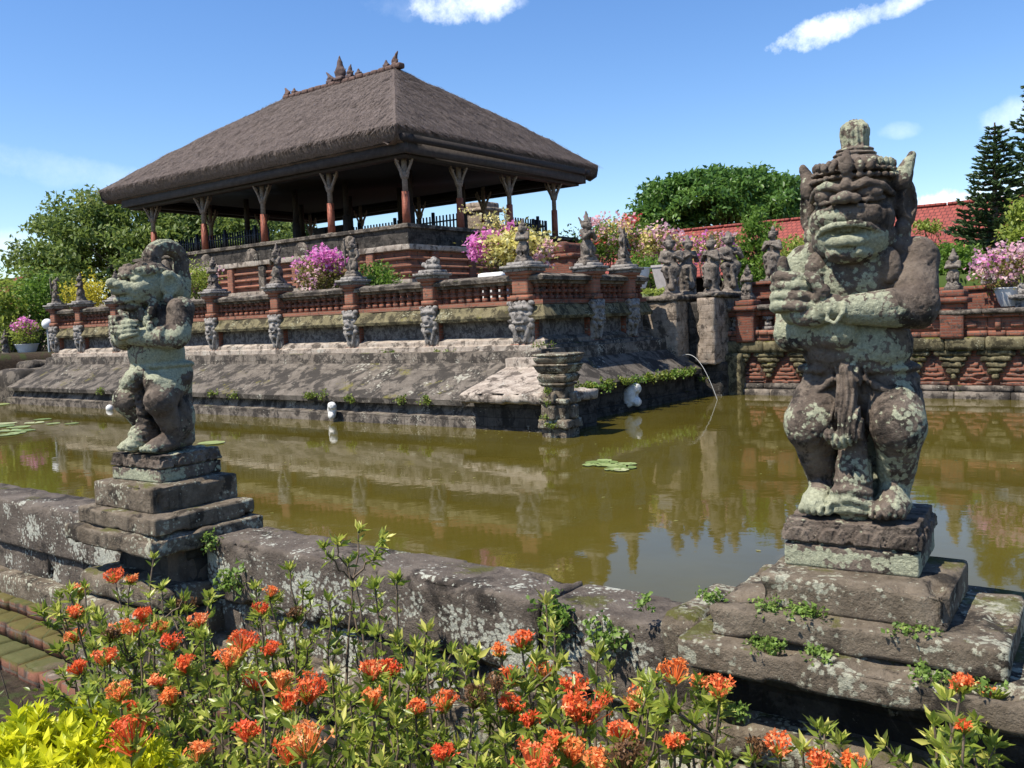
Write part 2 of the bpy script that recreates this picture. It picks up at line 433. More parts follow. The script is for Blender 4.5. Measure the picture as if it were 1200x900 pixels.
def stone(name, c1=(.12, .10, .09), c2=(.24, .21, .18), dark=(.035, .03, .028), s=3.0, darkamt=.5, lichen=.5, lcol=(.40, .41, .31), ls=1.0,
          moss=.4, mcol=(.10, .115, .02), bump=.6, courses=0, cf=.6):
    N = NT(name); p = N.pos()
    big = N.noise(p, s*.55, 5, .65); mid = N.noise(p, s*2.2, 8, .7); fine = N.noise(p, s*11, 8, .7)
    col = N.mix(N.step(mid, .3, .72), c1, c2)
    col = N.mix(N.math('MULTIPLY', N.step(fine, .5, .75), .35), col, tuple(v*1.5 for v in c2))
    hh = fine
    if courses:
        sx = N.n('SeparateXYZ'); N.put(sx.inputs[0], p)
        cv = N.n('CombineXYZ'); N.put(cv.inputs[0], N.math('ADD', sx.outputs[0], sx.outputs[1])); N.put(cv.inputs[1], N.math('ADD', sx.outputs[2], N.math('MULTIPLY', N.math('SUBTRACT', big, .5), .12)))
        bt = N.n('TexBrick'); N.put(bt.inputs['Vector'], cv.outputs[0]); bt.inputs['Scale'].default_value = 1.0
        bt.inputs['Brick Width'].default_value = courses*2.7; bt.inputs['Row Height'].default_value = courses; bt.inputs['Mortar Size'].default_value = .012; bt.inputs['Mortar Smooth'].default_value = .5
        bt.inputs['Color1'].default_value = (.75, .75, .75, 1); bt.inputs['Color2'].default_value = (1.25, 1.22, 1.18, 1); bt.inputs['Mortar'].default_value = (.35, .33, .3, 1)
        x = N.n('Mix', data_type='RGBA', blend_type='MULTIPLY'); x.inputs['Factor'].default_value = cf; N.put(x.inputs['A'], col); N.put(x.inputs['B'], bt.outputs['Color']); col = x.outputs['Result']
        hh = N.math('SUBTRACT', fine, N.math('MULTIPLY', bt.outputs['Fac'], cf))
    dm = N.noise(p, s*1.3, 8, .72, .4)
    col = N.mix(N.math('MULTIPLY', N.step(dm, .62-.25*darkamt, .70-.25*darkamt), .88), col, dark)
    wear = N.attr('tint')
    stv = N.noise(N.vscale(p, (1, 1, .10)), s*4.2, 5, .65)
    col = N.mix(N.math('MULTIPLY', N.math('MULTIPLY', N.step(stv, .56, .70), N.step(N.up(), .6, .1)), .62), col, dark)
    if lichen > 0:
        l1 = N.noise(p, s*.8*ls, 4, .6); l2 = N.noise(p, s*5.5*ls, 10, .78)
        lm = N.math('ADD', N.math('MULTIPLY', l1, .55), N.math('MULTIPLY', l2, .45))
        vo = N.n('TexVoronoi'); N.put(vo.inputs['Vector'], p); vo.inputs['Scale'].default_value = s*9*ls; vo.inputs['Randomness'].default_value = 1.0
        lm = N.math('ADD', lm, N.math('MULTIPLY', N.math('SUBTRACT', .42, vo.outputs['Distance']), .17))
        lm = N.math('ADD', lm, N.math('MULTIPLY', wear, .27))
        th = .64-.16*lichen
        lmask = N.step(lm, th, th+.03)
        lc = N.mix(N.step(N.noise(p, s*16*ls, 5, .7), .35, .7), tuple(v*.62 for v in lcol), lcol)
        col = N.mix(N.math('MULTIPLY', lmask, .93), col, lc)
        sp = N.noise(p, s*26*ls, 3, .6); col = N.mix(N.math('MULTIPLY', N.step(sp, .66, .70), N.math('MULTIPLY', N.step(lm, th-.12, th), .8)), col, lcol)
        col = N.mix(N.math('MULTIPLY', N.step(N.noise(p, s*14*ls, 6, .75), .60, .66), .55), col, dark)
    if moss > 0:
        mm = N.math('ADD', N.math('MULTIPLY', N.noise(p, s*.9, 6, .65), .8), N.math('MULTIPLY', N.step(N.up(), .2, .9), .22))
        mm = N.math('ADD', mm, N.math('MULTIPLY', N.math('SUBTRACT', fine, .5), .25))
        th = .80-.30*moss
        mk = N.step(mm, th, th+.07)
        col = N.mix(N.math('MULTIPLY', mk, .8), col, N.mix(fine, tuple(v*.5 for v in mcol), tuple(v*1.5 for v in mcol)))
    hgt = N.math('ADD', N.math('ADD', N.math('MULTIPLY', hh, .6), N.math('MULTIPLY', mid, .5)), N.math('MULTIPLY', N.noise(p, s*34, 4, .7), .22))
    return N.pbr(col, .92, N.bump(hgt, bump, .03), .15)
def brick(name, c1=(.30, .085, .045), c2=(.20, .065, .04), mortar=(.13, .10, .08), dirt=.5, moss=.2, rh=.075, bw=.26):
    N = NT(name); p = N.pos(); sx = N.n('SeparateXYZ'); N.put(sx.inputs[0], p)
    cv = N.n('CombineXYZ'); N.put(cv.inputs[0], N.math('ADD', sx.outputs[0], sx.outputs[1])); N.put(cv.inputs[1], sx.outputs[2])
    bt = N.n('TexBrick'); N.put(bt.inputs['Vector'], cv.outputs[0]); bt.inputs['Scale'].default_value = 1.0
    bt.inputs['Brick Width'].default_value = bw; bt.inputs['Row Height'].default_value = rh; bt.inputs['Mortar Size'].default_value = rh*.12; bt.inputs['Bias'].default_value = -.1
    N.put(bt.inputs['Color1'], c1); N.put(bt.inputs['Color2'], c2); N.put(bt.inputs['Mortar'], mortar)
    fine = N.noise(p, 28, 7, .7); mid = N.noise(p, 4.5, 8, .72, .3); big = N.noise(p, 1.1, 6, .65)
    col = N.mix(N.math('MULTIPLY', N.step(fine, .45, .8), .5), bt.outputs['Color'], tuple(v*1.35 for v in c1))
    col = N.mix(N.math('MULTIPLY', N.step(mid, .66-.25*dirt, .78-.25*dirt), .85), col, (.05, .04, .035))
    col = N.mix(N.math('MULTIPLY', N.step(N.noise(p, 9, 6, .7), .6, .68), .6), col, (.30, .25, .20))
    if moss: col = N.mix(N.math('MULTIPLY', N.step(N.math('ADD', big, N.math('MULTIPLY', N.step(N.up(), .3, .9), .15)), .72-.25*moss, .82-.25*moss), .75), col, (.07, .08, .02))
    h = N.math('SUBTRACT', N.math('MULTIPLY', fine, .6), bt.outputs['Fac'])
    return N.pbr(col, .95, N.bump(h, .7, .02), .1)
def leafmat(name, a, b, c=None, trans=.35, rough=.5, spec=.3):
    N = NT(name); t = N.attr('tint')
    cr = N.n('ValToRGB'); N.put(cr.inputs[0], t); e = cr.color_ramp.elements
    e[0].color = (*a, 1); e[0].position = 0.0; e[1].color = (*b, 1); e[1].position = .7 if c else 1.0
    if c: x = e.new(1.0); x.color = (*c, 1)
    col = cr.outputs['Color']
    P = N.n('BsdfPrincipled'); N.put(P.inputs['Base Color'], col); P.inputs['Roughness'].default_value = rough; P.inputs['Specular IOR Level'].default_value = spec
    T = N.n('BsdfTranslucent'); N.put(T.inputs['Color'], N.mix(.5, col, tuple(min(1, v*1.6) for v in b)))
    S = N.n('MixShader'); S.inputs[0].default_value = trans
    N.t.links.new(P.outputs[0], S.inputs[1]); N.t.links.new(T.outputs[0], S.inputs[2]); N.t.links.new(S.outputs[0], N.o.inputs[0])
    return N.m
def plain(name, c, rough=.6, var=.25, sc=8, bump=.2, spec=.3):
    N = NT(name); p = N.pos(); f = N.noise(p, sc, 7, .7)
    col = N.mix(N.step(f, .3, .7), tuple(v*(1-var) for v in c), tuple(min(1, v*(1+var)) for v in c))
    return N.pbr(col, rough, N.bump(f, bump, .01), spec)

M = {}
M['statue'] = stone('weathered statue stone', (.085, .064, .050), (.20, .16, .125), (.03, .025, .021), s=3.6, darkamt=.42, lichen=.96, lcol=(.44, .45, .31), ls=1.45, moss=.2, mcol=(.11, .125, .06), bump=.8)
M['plinth'] = stone('pedestal stone', (.095, .074, .052), (.21, .17, .125), (.03, .025, .02), s=3.2, darkamt=.42, lichen=.72, lcol=(.46, .45, .34), ls=1.3, moss=.48, mcol=(.085, .085, .016), bump=.9)
M['nearwall'] = stone('moat wall stone', (.075, .06, .048), (.155, .128, .103), (.03, .025, .021), s=2.4, darkamt=.42, lichen=.42, lcol=(.52, .52, .43), ls=1.9, moss=.40, mcol=(.075, .075, .014), bump=.9)
M['slope'] = stone('sloping paving stone', (.085, .072, .058), (.165, .142, .117), (.032, .028, .024), s=1.5, darkamt=.62, lichen=.3, lcol=(.38, .36, .29), ls=.7, moss=.34, mcol=(.13, .115, .03), bump=.5, courses=.62, cf=.48)
M['islestone'] = stone('island wall stone', (.105, .087, .07), (.22, .187, .152), (.034, .029, .025), s=2.2, darkamt=.62, lichen=.42, lcol=(.40, .37, .30), moss=.34, bump=.8, courses=.33, cf=.5)
M['pale'] = stone('pale moulding stone', (.23, .185, .148), (.43, .37, .305), (.07, .056, .045), s=2.2, darkamt=.45, lichen=.45, lcol=(.48, .45, .38), moss=.22, mcol=(.13, .12, .035), bump=.6, courses=.3, cf=.25)
M['mossy'] = stone('mossy cornice stone', (.10, .083, .048), (.21, .18, .10), (.035, .03, .018), s=2.6, darkamt=.6, lichen=.4, lcol=(.38, .36, .24), moss=.62, mcol=(.14, .13, .018), bump=1.0)
M['darkstone'] = stone('dark and shade-toned stone', (.035, .032, .028), (.085, .074, .064), (.018, .016, .014), s=2.2, darkamt=.5, lichen=.18, lcol=(.24, .23, .19), moss=.42, mcol=(.055, .06, .01), bump=.9, courses=.22, cf=.5)  # dark stone; also used where shade is put into the colour
M['carved'] = stone('carved grey stone', (.17, .155, .14), (.34, .31, .28), (.045, .04, .036), s=5, darkamt=.42, lichen=.5, lcol=(.44, .41, .36), ls=1.4, moss=.15, bump=.9)
M['figure'] = stone('grey figure stone', (.11, .09, .074), (.235, .20, .165), (.035, .03, .028), s=4, darkamt=.45, lichen=.35, lcol=(.36, .34, .29), ls=1.2, moss=.15, bump=.8)
M['piersto'] = stone('bridge pier stone', (.20, .155, .115), (.38, .31, .245), (.06, .048, .038), s=2.4, darkamt=.42, lichen=.35, lcol=(.38, .34, .28), moss=.3, bump=1.0, courses=.2, cf=.3)
M['panel'] = stone('carved relief panel', (.10, .095, .09), (.20, .19, .18), (.05, .045, .045), s=4.5, darkamt=.6, lichen=.25, lcol=(.30, .28, .26), moss=.08, bump=1.0, courses=.5, cf=.4)
M['brick'] = brick('old red brick', (.25, .098, .062), (.175, .073, .049), dirt=.64, moss=.15)
M['brickdk'] = brick('dark red brick', (.22, .075, .045), (.14, .055, .04), dirt=.62, moss=.15)
M['brickbright'] = brick('fresh red brick', (.31, .128, .082), (.23, .09, .06), (.19, .14, .10), dirt=.5, moss=.05)
M['brickmoss'] = brick('mossy red brick', (.19, .085, .055), (.13, .068, .045), dirt=.6, moss=.66)

def thatch_mat():
    N = NT('thatch'); p = N.pos()
    q = N.vscale(p, (1, 1, .3))
    fine = N.noise(q, 26, 8, .75); mid = N.noise(q, 5, 6, .65, .6); big = N.noise(p, .5, 4, .6)
    col = N.mix(N.step(fine, .32, .7), (.066, .051, .045), (.205, .165, .145))
    col = N.mix(N.math('MULTIPLY', N.step(mid, .5, .72), .55), col, (.22, .18, .16))
    col = N.mix(N.math('MULTIPLY', N.step(big, .5, .75), .35), col, (.13, .108, .098))
    col = N.mix(N.math('MULTIPLY', N.attr('tint'), .55), col, (.26, .215, .19))
    return N.pbr(col, .95, N.bump(N.math('ADD', fine, mid), .9, .06), .08)
M['thatch'] = thatch_mat()
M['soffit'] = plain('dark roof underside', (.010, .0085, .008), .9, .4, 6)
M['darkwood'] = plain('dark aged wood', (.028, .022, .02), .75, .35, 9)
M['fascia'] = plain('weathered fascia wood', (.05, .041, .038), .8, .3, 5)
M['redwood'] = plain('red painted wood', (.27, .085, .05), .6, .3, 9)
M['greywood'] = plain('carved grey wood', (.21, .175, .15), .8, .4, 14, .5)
M['ironblack'] = plain('black fence paint', (.012, .012, .016), .5, .3, 9)
M['terracotta'] = plain('terracotta ridge', (.115, .07, .056), .85, .4, 9)
M['orn'] = plain('dark clay ornament', (.09, .06, .055), .8, .4, 9)
M['white'] = plain('white painted pot', (.68, .68, .66), .6, .08, 6)
M['greypot'] = plain('grey concrete pot', (.42, .38, .36), .8, .12, 6)
M['globe'] = plain('white globe', (.8, .8, .8), .35, .03, 6, .02)
M['pole'] = plain('grey metal pole', (.35, .38, .38), .5, .1, 6)
M['bark'] = plain('bark', (.10, .075, .055), .9, .4, 9, .6)
M['stem'] = plain('shrub stem', (.13, .095, .065), .8, .4, 30, .4)
M['twig'] = plain('grey twig', (.13, .105, .08), .85, .3, 12, .4)
M['soil'] = plain('bed soil', (.045, .034, .024), .95, .5, 14, .8)
M['lawn'] = plain('grass bank', (.06, .085, .022), .95, .4, 5, .5)
M['whitewall'] = plain('white plaster', (.7, .68, .64), .85, .1, 3)
M['spout'] = plain('white carved stone', (.62, .60, .56), .8, .2, 14, .4)
M['cable'] = plain('pale hose', (.5, .5, .48), .5, .1, 5)

M['f_tree'] = leafmat('broadleaf foliage', (.075, .115, .024), (.175, .235, .052), (.31, .34, .10), .35)
M['f_round'] = leafmat('glossy dark foliage', (.05, .11, .02), (.105, .20, .038), (.18, .29, .065), .35, .4)
M['f_pine'] = leafmat('pine foliage', (.035, .07, .024), (.075, .125, .045), (.13, .18, .07), .2)
M['f_bush'] = leafmat('bright bush foliage', (.07, .14, .018), (.15, .25, .035), (.24, .33, .06), .4)
M['f_lime'] = leafmat('lime foliage', (.15, .20, .025), (.28, .34, .06), (.44, .46, .14), .4)
M['f_yel'] = leafmat('yellow foliage', (.34, .30, .03), (.55, .48, .05), (.66, .58, .10), .4)
M['f_gold'] = leafmat('golden duranta leaves', (.26, .33, .012), (.62, .62, .02), (.86, .80, .05), .35)
M['f_ixora'] = leafmat('ixora leaves', (.09, .135, .018), (.28, .34, .05), (.58, .55, .13), .4, .36, .4)
M['f_dry'] = leafmat('olive leaves', (.11, .10, .025), (.22, .21, .05), (.36, .32, .11), .35)
M['f_pink'] = leafmat('pink bracts', (.56, .12, .38), (.70, .24, .53), (.78, .42, .63), .4)
M['f_pale'] = leafmat('pale pink bracts', (.62, .28, .38), (.70, .44, .48), (.74, .60, .54), .4)
M['f_cream'] = leafmat('cream bracts', (.62, .52, .14), (.70, .62, .24), (.76, .73, .5), .4)
M['f_red'] = leafmat('red bracts', (.62, .05, .06), (.70, .10, .10), (.75, .3, .25), .4)
M['f_orange'] = leafmat('orange ixora petals', (.76, .10, .035), (.86, .21, .06), (.90, .40, .17), .35)
M['f_orange2'] = leafmat('amber ixora petals', (.84, .17, .04), (.90, .33, .10), (.90, .50, .24), .35)
M['f_spent'] = leafmat('spent brown blooms', (.10, .05, .02), (.22, .11, .045), (.36, .2, .1), .2)
M['f_weed'] = leafmat('weed leaves', (.10, .17, .03), (.20, .30, .06), (.30, .38, .10), .35)
M['f_vine'] = leafmat('mossy weed', (.08, .13, .02), (.16, .21, .03), (.28, .28, .05), .3)
M['lily'] = leafmat('lily pad', (.16, .22, .06), (.26, .32, .11), (.42, .44, .22), .1, .35)

def tile_mat():
    N = NT('red roof tiles'); p = N.pos(); sx = N.n('SeparateXYZ'); N.put(sx.inputs[0], p)
    cv = N.n('CombineXYZ'); N.put(cv.inputs[0], sx.outputs[0]); N.put(cv.inputs[1], N.math('MULTIPLY', sx.outputs[2], 1.6))
    bt = N.n('TexBrick'); N.put(bt.inputs['Vector'], cv.outputs[0]); bt.inputs['Scale'].default_value = 1.0
    bt.inputs['Brick Width'].default_value = .26; bt.inputs['Row Height'].default_value = .3; bt.inputs['Mortar Size'].default_value = .02
    N.put(bt.inputs['Color1'], (.29, .075, .058)); N.put(bt.inputs['Color2'], (.22, .058, .046)); N.put(bt.inputs['Mortar'], (.10, .035, .03))
    f = N.noise(p, 1.5, 7, .7)
    col = N.mix(N.math('MULTIPLY', N.step(f, .5, .7), .45), bt.outputs['Color'], (.15, .06, .05))
    return N.pbr(col, .85, N.bump(N.math('MULTIPLY', bt.outputs['Fac'], -1), .8, .05), .15)
M['tiles'] = tile_mat()
def water_mat():
    N = NT('murky pond water'); p = N.pos()
    a = N.noise(p, .35, 4, .6)
    col = N.mix(N.step(a, .3, .7), (.068, .054, .0085), (.088, .071, .012))
    q = N.vscale(p, (1.0, 1.0, 1.0))
    h = N.math('ADD', N.math('MULTIPLY', N.noise(q, 1.1, 3, .5), 1.0), N.math('MULTIPLY', N.noise(q, 5.0, 3, .55), .16))
    return N.pbr(col, .035, N.bump(h, .032, .12), .5, IOR=1.33)
M['water'] = water_mat()
def ground_mat():
    N = NT('garden earth'); p = N.pos()
    f = N.noise(p, 14, 8, .75); g = N.noise(p, 2.2, 6, .65)
    col = N.mix(N.step(f, .3, .7), (.03, .022, .015), (.075, .055, .038))
    col = N.mix(N.math('MULTIPLY', N.step(g, .5, .6), .7), col, (.045, .065, .018))
    return N.pbr(col, .95, N.bump(f, .9, .04), .1)
M['ground'] = ground_mat()
# ------------------------------------------------------------------ water and ground
mb = MB()
sheet(mb, np.array([[(x, y, WATER) for y in (3.1, 12, 20, 60)] for x in (-70, -40, -20, -8, 2, 60)], float))
struct(mb.build('water', M['water']))
mb = MB()
def gq(x0, x1, y0, y1, z): sheet(mb, np.array([[(x, y, z) for y in (y0, y1)] for x in (x0, x1)], float))
gq(-300, 300, -60, 3.1, GROUND)                       # garden this side of the moat
gq(-12.5, 300, 26.0, 3000, BANK); gq(-3000, -12.5, 60, 3000, BANK)
gq(-3000, -70, 3.1, 60, BANK)
sheet(mb, np.array([[(x, y, z) for y in (3.1, 60)] for x, z in ((-70, BANK), (-39.6, BANK), (-39.2, -0.9), (-39.0, -2.9))], float))
struct(mb.build('ground', M['ground']))
# red tiled garden path edge in the lower left corner
mb = MB(); sbox(mb, -9, -5.2, 0.9, 2.05, GROUND-.1, GROUND+.035, .01, .004, .1, 3)
struct(mb.build('path', M['brickdk']))

# ------------------------------------------------------------------ the low wall of the near bank
def wall_run(x0, x1, seams, label, seed):
    t = thing('moat_wall', label, 'stone wall', ((x0+x1)/2, 3.2, GROUND))
    xs = [x0]+list(seams)+[x1]
    for i, (a, b) in enumerate(zip(xs[:-1], xs[1:])):
        m = MB(); sbox(m, a+.004, b-.004, 3.03, 3.40, -1.56, -1.195-.012*(i % 2), .024, .007, .026, seed+i, chip=.05, wear=lambda V: np.clip((3.075-V[:, 1])*14, 0, 1)*np.clip((-1.225-V[:, 2])*14, 0, 1)*np.clip(.12+2.2*(fbm(V*np.array([2.2, 2.2, 5.0]), 3, 3)-.40), -.2, .62))
        m.build('coping_block', M['nearwall'], t, True)
    m = MB()
    n = max(1, int((x1-x0)/1.15))
    for k in range(n):
        a = x0+(x1-x0)*k/n; b = x0+(x1-x0)*(k+1)/n
        sbox(m, a+.004, b-.004, 3.07, 3.37, -1.90, -1.565, .02, .012, .045, seed+20+k, chip=.04, wear=.25)
    m.build('wall_course', M['nearwall'], t, True)
    m = MB(); n = max(1, int((x1-x0)/1.6))
    for k in range(n):
        a = x0+(x1-x0)*k/n; b = x0+(x1-x0)*(k+1)/n
        sbox(m, a+.003, b-.003, 2.97, 3.36, -2.0, -1.76, .025, .010, .05, seed+50+k)
    m.build('base_slab', M['plinth'], t, True)
    m = MB(); box(m, x0, x1, 3.02, 3.42, -3.0, -1.92)
    m.build('footing', M['darkstone'], t)
    return t
wall_run(-4.62, -1.60, (-2.21,), 'low lichen-covered stone wall between the two statue pedestals, in front of the pond', 1)
wall_run(-16.0, -5.50, (-13.5, -11.0, -8.3), 'low stone wall with brick footing to the left of the crossed-arm statue with the hair loop', 30)
wall_run(-0.28, 7.0, (1.2, 3.4), 'low stone wall running off to the right of the large grimacing statue', 60)
t = thing('brick_step', 'stepped mossy brick footing along the foot of the left wall', 'brick steps', (-8, 2.7, GROUND))
for i, (y0, z0, z1, mt) in enumerate(((2.90, -2.0, -1.905, 'brickmoss'), (2.75, -2.10, -1.995, 'brickmoss'), (2.56, -2.24, -2.10, 'brickmoss'))):
    m = MB(); x = -14.0; k = 0
    while x < -4.3:
        w_ = .26*RNG.uniform(.9, 1.15); sbox(m, x, x+w_-.006, y0+RNG.uniform(-.008, .008), 3.03, z0, z1+RNG.uniform(-.006, .006), .016, .006, .07, int(k+i*70)); x += w_; k += 1
    m.build('brick_tread', M[mt], t, True)

def pedestal(label, x0, x1, yb, D, C, B, zs, seed, rot):
    cx, cy = (x0+x1)/2, (D[2]+D[3])/2
    t = thing('statue_pedestal', label, 'pedestal', (cx, cy, GROUND), 'stone pedestals of the near wall')
    def blk(nm, b, z0, z1, r, amp, cell, sd, mat='plinth', rt=0.0, chip=.045):
        m = MB(); sbox(m, b[0], b[1], b[2], b[3], z0, z1, r, amp, cell, sd, rot=rt, chip=chip); return m.build(nm, M[mat], t, True)
    blk('core', (x0+.06, x1-.05, yb, D[3]-.08), -2.9, zs[0]+.01, .02, .012, .06, seed, 'darkstone')
    blk('foot_ledge', (x0-.03, x1+.02, D[2]+.06, D[3]-.05), zs[0]-.34, zs[0]-.19, .055, .012, .03, seed+1)
    blk('foot_slab', (x0-.06, x1+.06, D[2]+.02, D[3]-.05), -2.3, zs[0]-.35, .03, .014, .05, seed+2)
    blk('lower_slab', D, zs[0], zs[1], .014, .006, .018, seed+3, rt=rot*.5)
    blk('middle_slab', C, zs[1]-.004, zs[2], .013, .005, .016, seed+4, rt=rot)
    blk('upper_block', B, zs[2]-.004, zs[3], .013, .005, .014, seed+5, rt=rot)
    return t
pedestal('stepped mossy stone pedestal carrying the large grimacing statue at the right', -1.45, -.30, 2.98, (-1.45, -.28, 2.79, 3.9), (-1.37, -.44, 2.89, 3.5), (-1.215, -.62, 2.975, 3.46), (-1.235, -1.13, -1.03, -.915), 101, R(3))
pedestal('stepped stone pedestal with thick lichen carrying the statue with the hair loop at the left', -5.5, -4.58, 2.92, (-5.53, -4.56, 2.66, 3.42), (-5.47, -4.62, 2.725, 3.40), (-5.40, -4.75, 2.80, 3.38), (-1.245, -1.135, -1.035, -.885), 141, R(0))
m = MB(); sbox(m, -4.80, -4.63, 2.88, 3.42, -2.3, -1.165, .04, .014, .025, 171, chip=.03)
tag(recentre(m.build('stone_pilaster', M['nearwall'], None, True)), 'short upright lichen-spotted stone wedged beside the left pedestal', 'stone post')
m = MB(); sbox(m, -1.62, -1.46, 3.0, 3.5, -2.3, -1.14, .05, .016, .025, 172, chip=.03)
tag(recentre(m.build('stone_pilaster', M['plinth'], None, True)), 'narrow upright stone between the wall end and the right pedestal', 'stone post')

# ------------------------------------------------------------------ sweep along the island's two visible faces
XL, YR = -37.2, 23.4
def sweep(mb, prof, side, kR=1.0, amp=.02, step=.35, seed=0, nf=1.6, xl=XL, yr=YR):
    for (d0, z0), (d1, z1) in zip(prof[:-1], prof[1:]):
        L = math.hypot(d1-d0, z1-z0); nr = max(2, int(L/.18)+1); rows = []
        for s in np.linspace(0, 1, nr+1):
            d = d0+(d1-d0)*s; z = z0+(z1-z0)*s
            if side == 'L':
                n = int((XW-xl)/step); t_ = np.linspace(0, 1, n+1); xs = xl+t_*(XW+kR*d-xl)
                P = np.stack([xs, np.full_like(xs, YW-d), np.full_like(xs, z)], -1); nv = np.array([0, -1.0, .3])
            else:
                n = int((yr-YW)/step)+2; t_ = np.linspace(0, 1, n+1); ys = (YW-d)+t_*(yr-(YW-d))
                P = np.stack([np.full_like(ys, XW+kR*d), ys, np.full_like(ys, z)], -1); nv = np.array([1.0, 0, .3])
            e = (fbm(P*nf+seed, seed, 4)-.5)*2*amp*np.minimum(1, (np.arange(len(P))[::-1] if side == 'L' else np.arange(len(P)))/2+0.0)
            rows.append(P+nv*e[:, None])
        G = np.stack(rows, 1)
        sheet(mb, G if side == 'R' else G)
    return mb
isl = thing('island_terrace', 'sloping stone embankment of the island rising from the green pond', 'embankment', (-25, 20, WATER))
for side, kR, base, slope_, band in (
        ('L', 1, [(2.25, -3.0), (2.22, -2.26), (2.02, -2.24), (1.9, -2.0)], [(1.9, -2.0), (2.16, -1.99), (2.18, -1.86), (.62, -1.07)], [(.62, -1.08), (.58, -.80), (.15, -.76)]),
        ('R', .62, [(1.98, -3.0), (1.95, -2.30), (1.84, -2.28), (1.80, -1.80)], [(1.80, -1.81), (2.16, -1.80), (2.18, -1.66), (.80, -1.05)], [(.80, -1.06), (.76, -.74), (.15, -.72)])):
    m = MB(); sweep(m, base, side, kR, .03, .3, 3, yr=24.4); m.build('base_course', M['islestone' if side == 'L' else 'darkstone'], isl, True, 40)  # right face: darker stone, its shade painted into the colour
    m = MB(); sweep(m, slope_, side, kR, .035, .3, 5, yr=24.4); m.build('paved_slope', M['slope'], isl, True, 40)
    m = MB(); sweep(m, band, side, kR, .02, .3, 7, yr=24.4); m.build('kerb_band', M['islestone'], isl, True, 40)
m = MB(); sheet(m, np.array([[(x, y, .40) for y in (YW+.2, 30, 44)] for x in (XL+.2, -28, XW-.2)], float))
box(m, XL+.1, XL+.4, YW+.2, 44, -3, .4); m.build('terrace_floor', M['islestone'], isl)
m = MB(); sbox(m, XL-1.9, XL+.1, YW-1.9, 30, -3, -1.2, .3, .08, .4, 8); m.build('end_slope', M['slope'], isl, True)

# corner bastion
t = thing('corner_bastion', 'projecting corner block with overhanging pale lip at the island corner', 'stone corner', (-12.2, 16.4, WATER))
m = MB(); sbox(m, -13.3, -10.95, 16.0, 17.6, -3.0, -1.83, .04, .03, .1, 11); m.build('recessed_wall', M['darkstone'], t, True)  # dark colour stands in for the shade under the overhanging lip
m = MB(); sbox(m, -13.45, -10.75, 15.62, 17.4, -1.86, -1.62, .07, .03, .07, 12, chip=.08); m.build('lip_slab', M['pale'], t, True)
m = MB()
P0 = np.array([(-13.4, 15.68, -1.64), (-10.8, 15.68, -1.64)]); P1 = np.array([(-13.3, 17.7, -1.02), (-12.3, 17.7, -1.02)])
G = np.array([[P0[0]*(1-s)*(1-u)+P0[1]*s*(1-u)+P1[0]*(1-s)*u+P1[1]*s*u for u in np.linspace(0, 1, 14)] for s in np.linspace(0, 1, 18)])
G[..., 2] += (fbm(G.reshape(-1, 3)*3, 4)-.5).reshape(G.shape[:2])*.06
sheet(m, G)
for s in (0, -1):
    E = G[s]; B_ = E.copy(); B_[:, 2] -= .35
    sheet(m, np.stack([E, B_], 0))
sbox(m, -13.35, -12.2, 17.3, 17.9, -1.3, -.93, .03, .02, .07, 14); m.build('sloping_top', M['pale'], t, True, 40)

# square stone lantern pillar standing in the water
pc = at(654, 513, 2, WATER); px_, py_ = float(pc[0])-.12, float(pc[1])+.28
t = thing('water_pillar', 'square stone pillar with flaring stepped head standing in the pond at the island corner', 'stone pillar', (px_, py_, WATER))
def sq(nm, parts, mat, seed):
    m = MB()
    for i, (r, z0, z1, tp) in enumerate(parts): sbox(m, px_-r, px_+r, py_-r, py_+r, z0, z1, .025, .014, .05, seed+i, top=(tp, tp), rot=R(6), c=(px_, py_), chip=.05)
    return m.build(nm, M[mat], t, True)
sq('shaft', [(.30, -3.0, -2.3, 1), (.36, -2.32, -2.12, 1), (.28, -2.14, -1.78, 1), (.34, -1.80, -1.68, 1), (.24, -1.70, -1.42, 1)], 'plinth', 201)
for a in range(4):
    m = MB(); cx = px_+.31*math.cos(a*math.pi/2+R(6)); cy = py_+.31*math.sin(a*math.pi/2+R(6))
    sbox(m, cx-.1, cx+.1, cy-.1, cy+.1, -2.12, -1.82, .04, .02, .04, 220+a); sbox(m, cx-.08, cx+.08, cy-.08, cy+.08, -1.8, -1.55, .05, .02, .04, 230+a)
    m.build('corner_lug', M['plinth'], t, True)
sq('flared_head', [(.27, -1.44, -1.36, 1.2), (.30, -1.36, -1.20, 1.22), (.32, -1.22, -1.16, 1.0), (.32, -1.16, -1.0, 1.25), (.41, -1.01, -.955, 1.0), (.345, -.955, -.80, 1.22), (.43, -.80, -.745, 1.0)], 'plinth', 240)

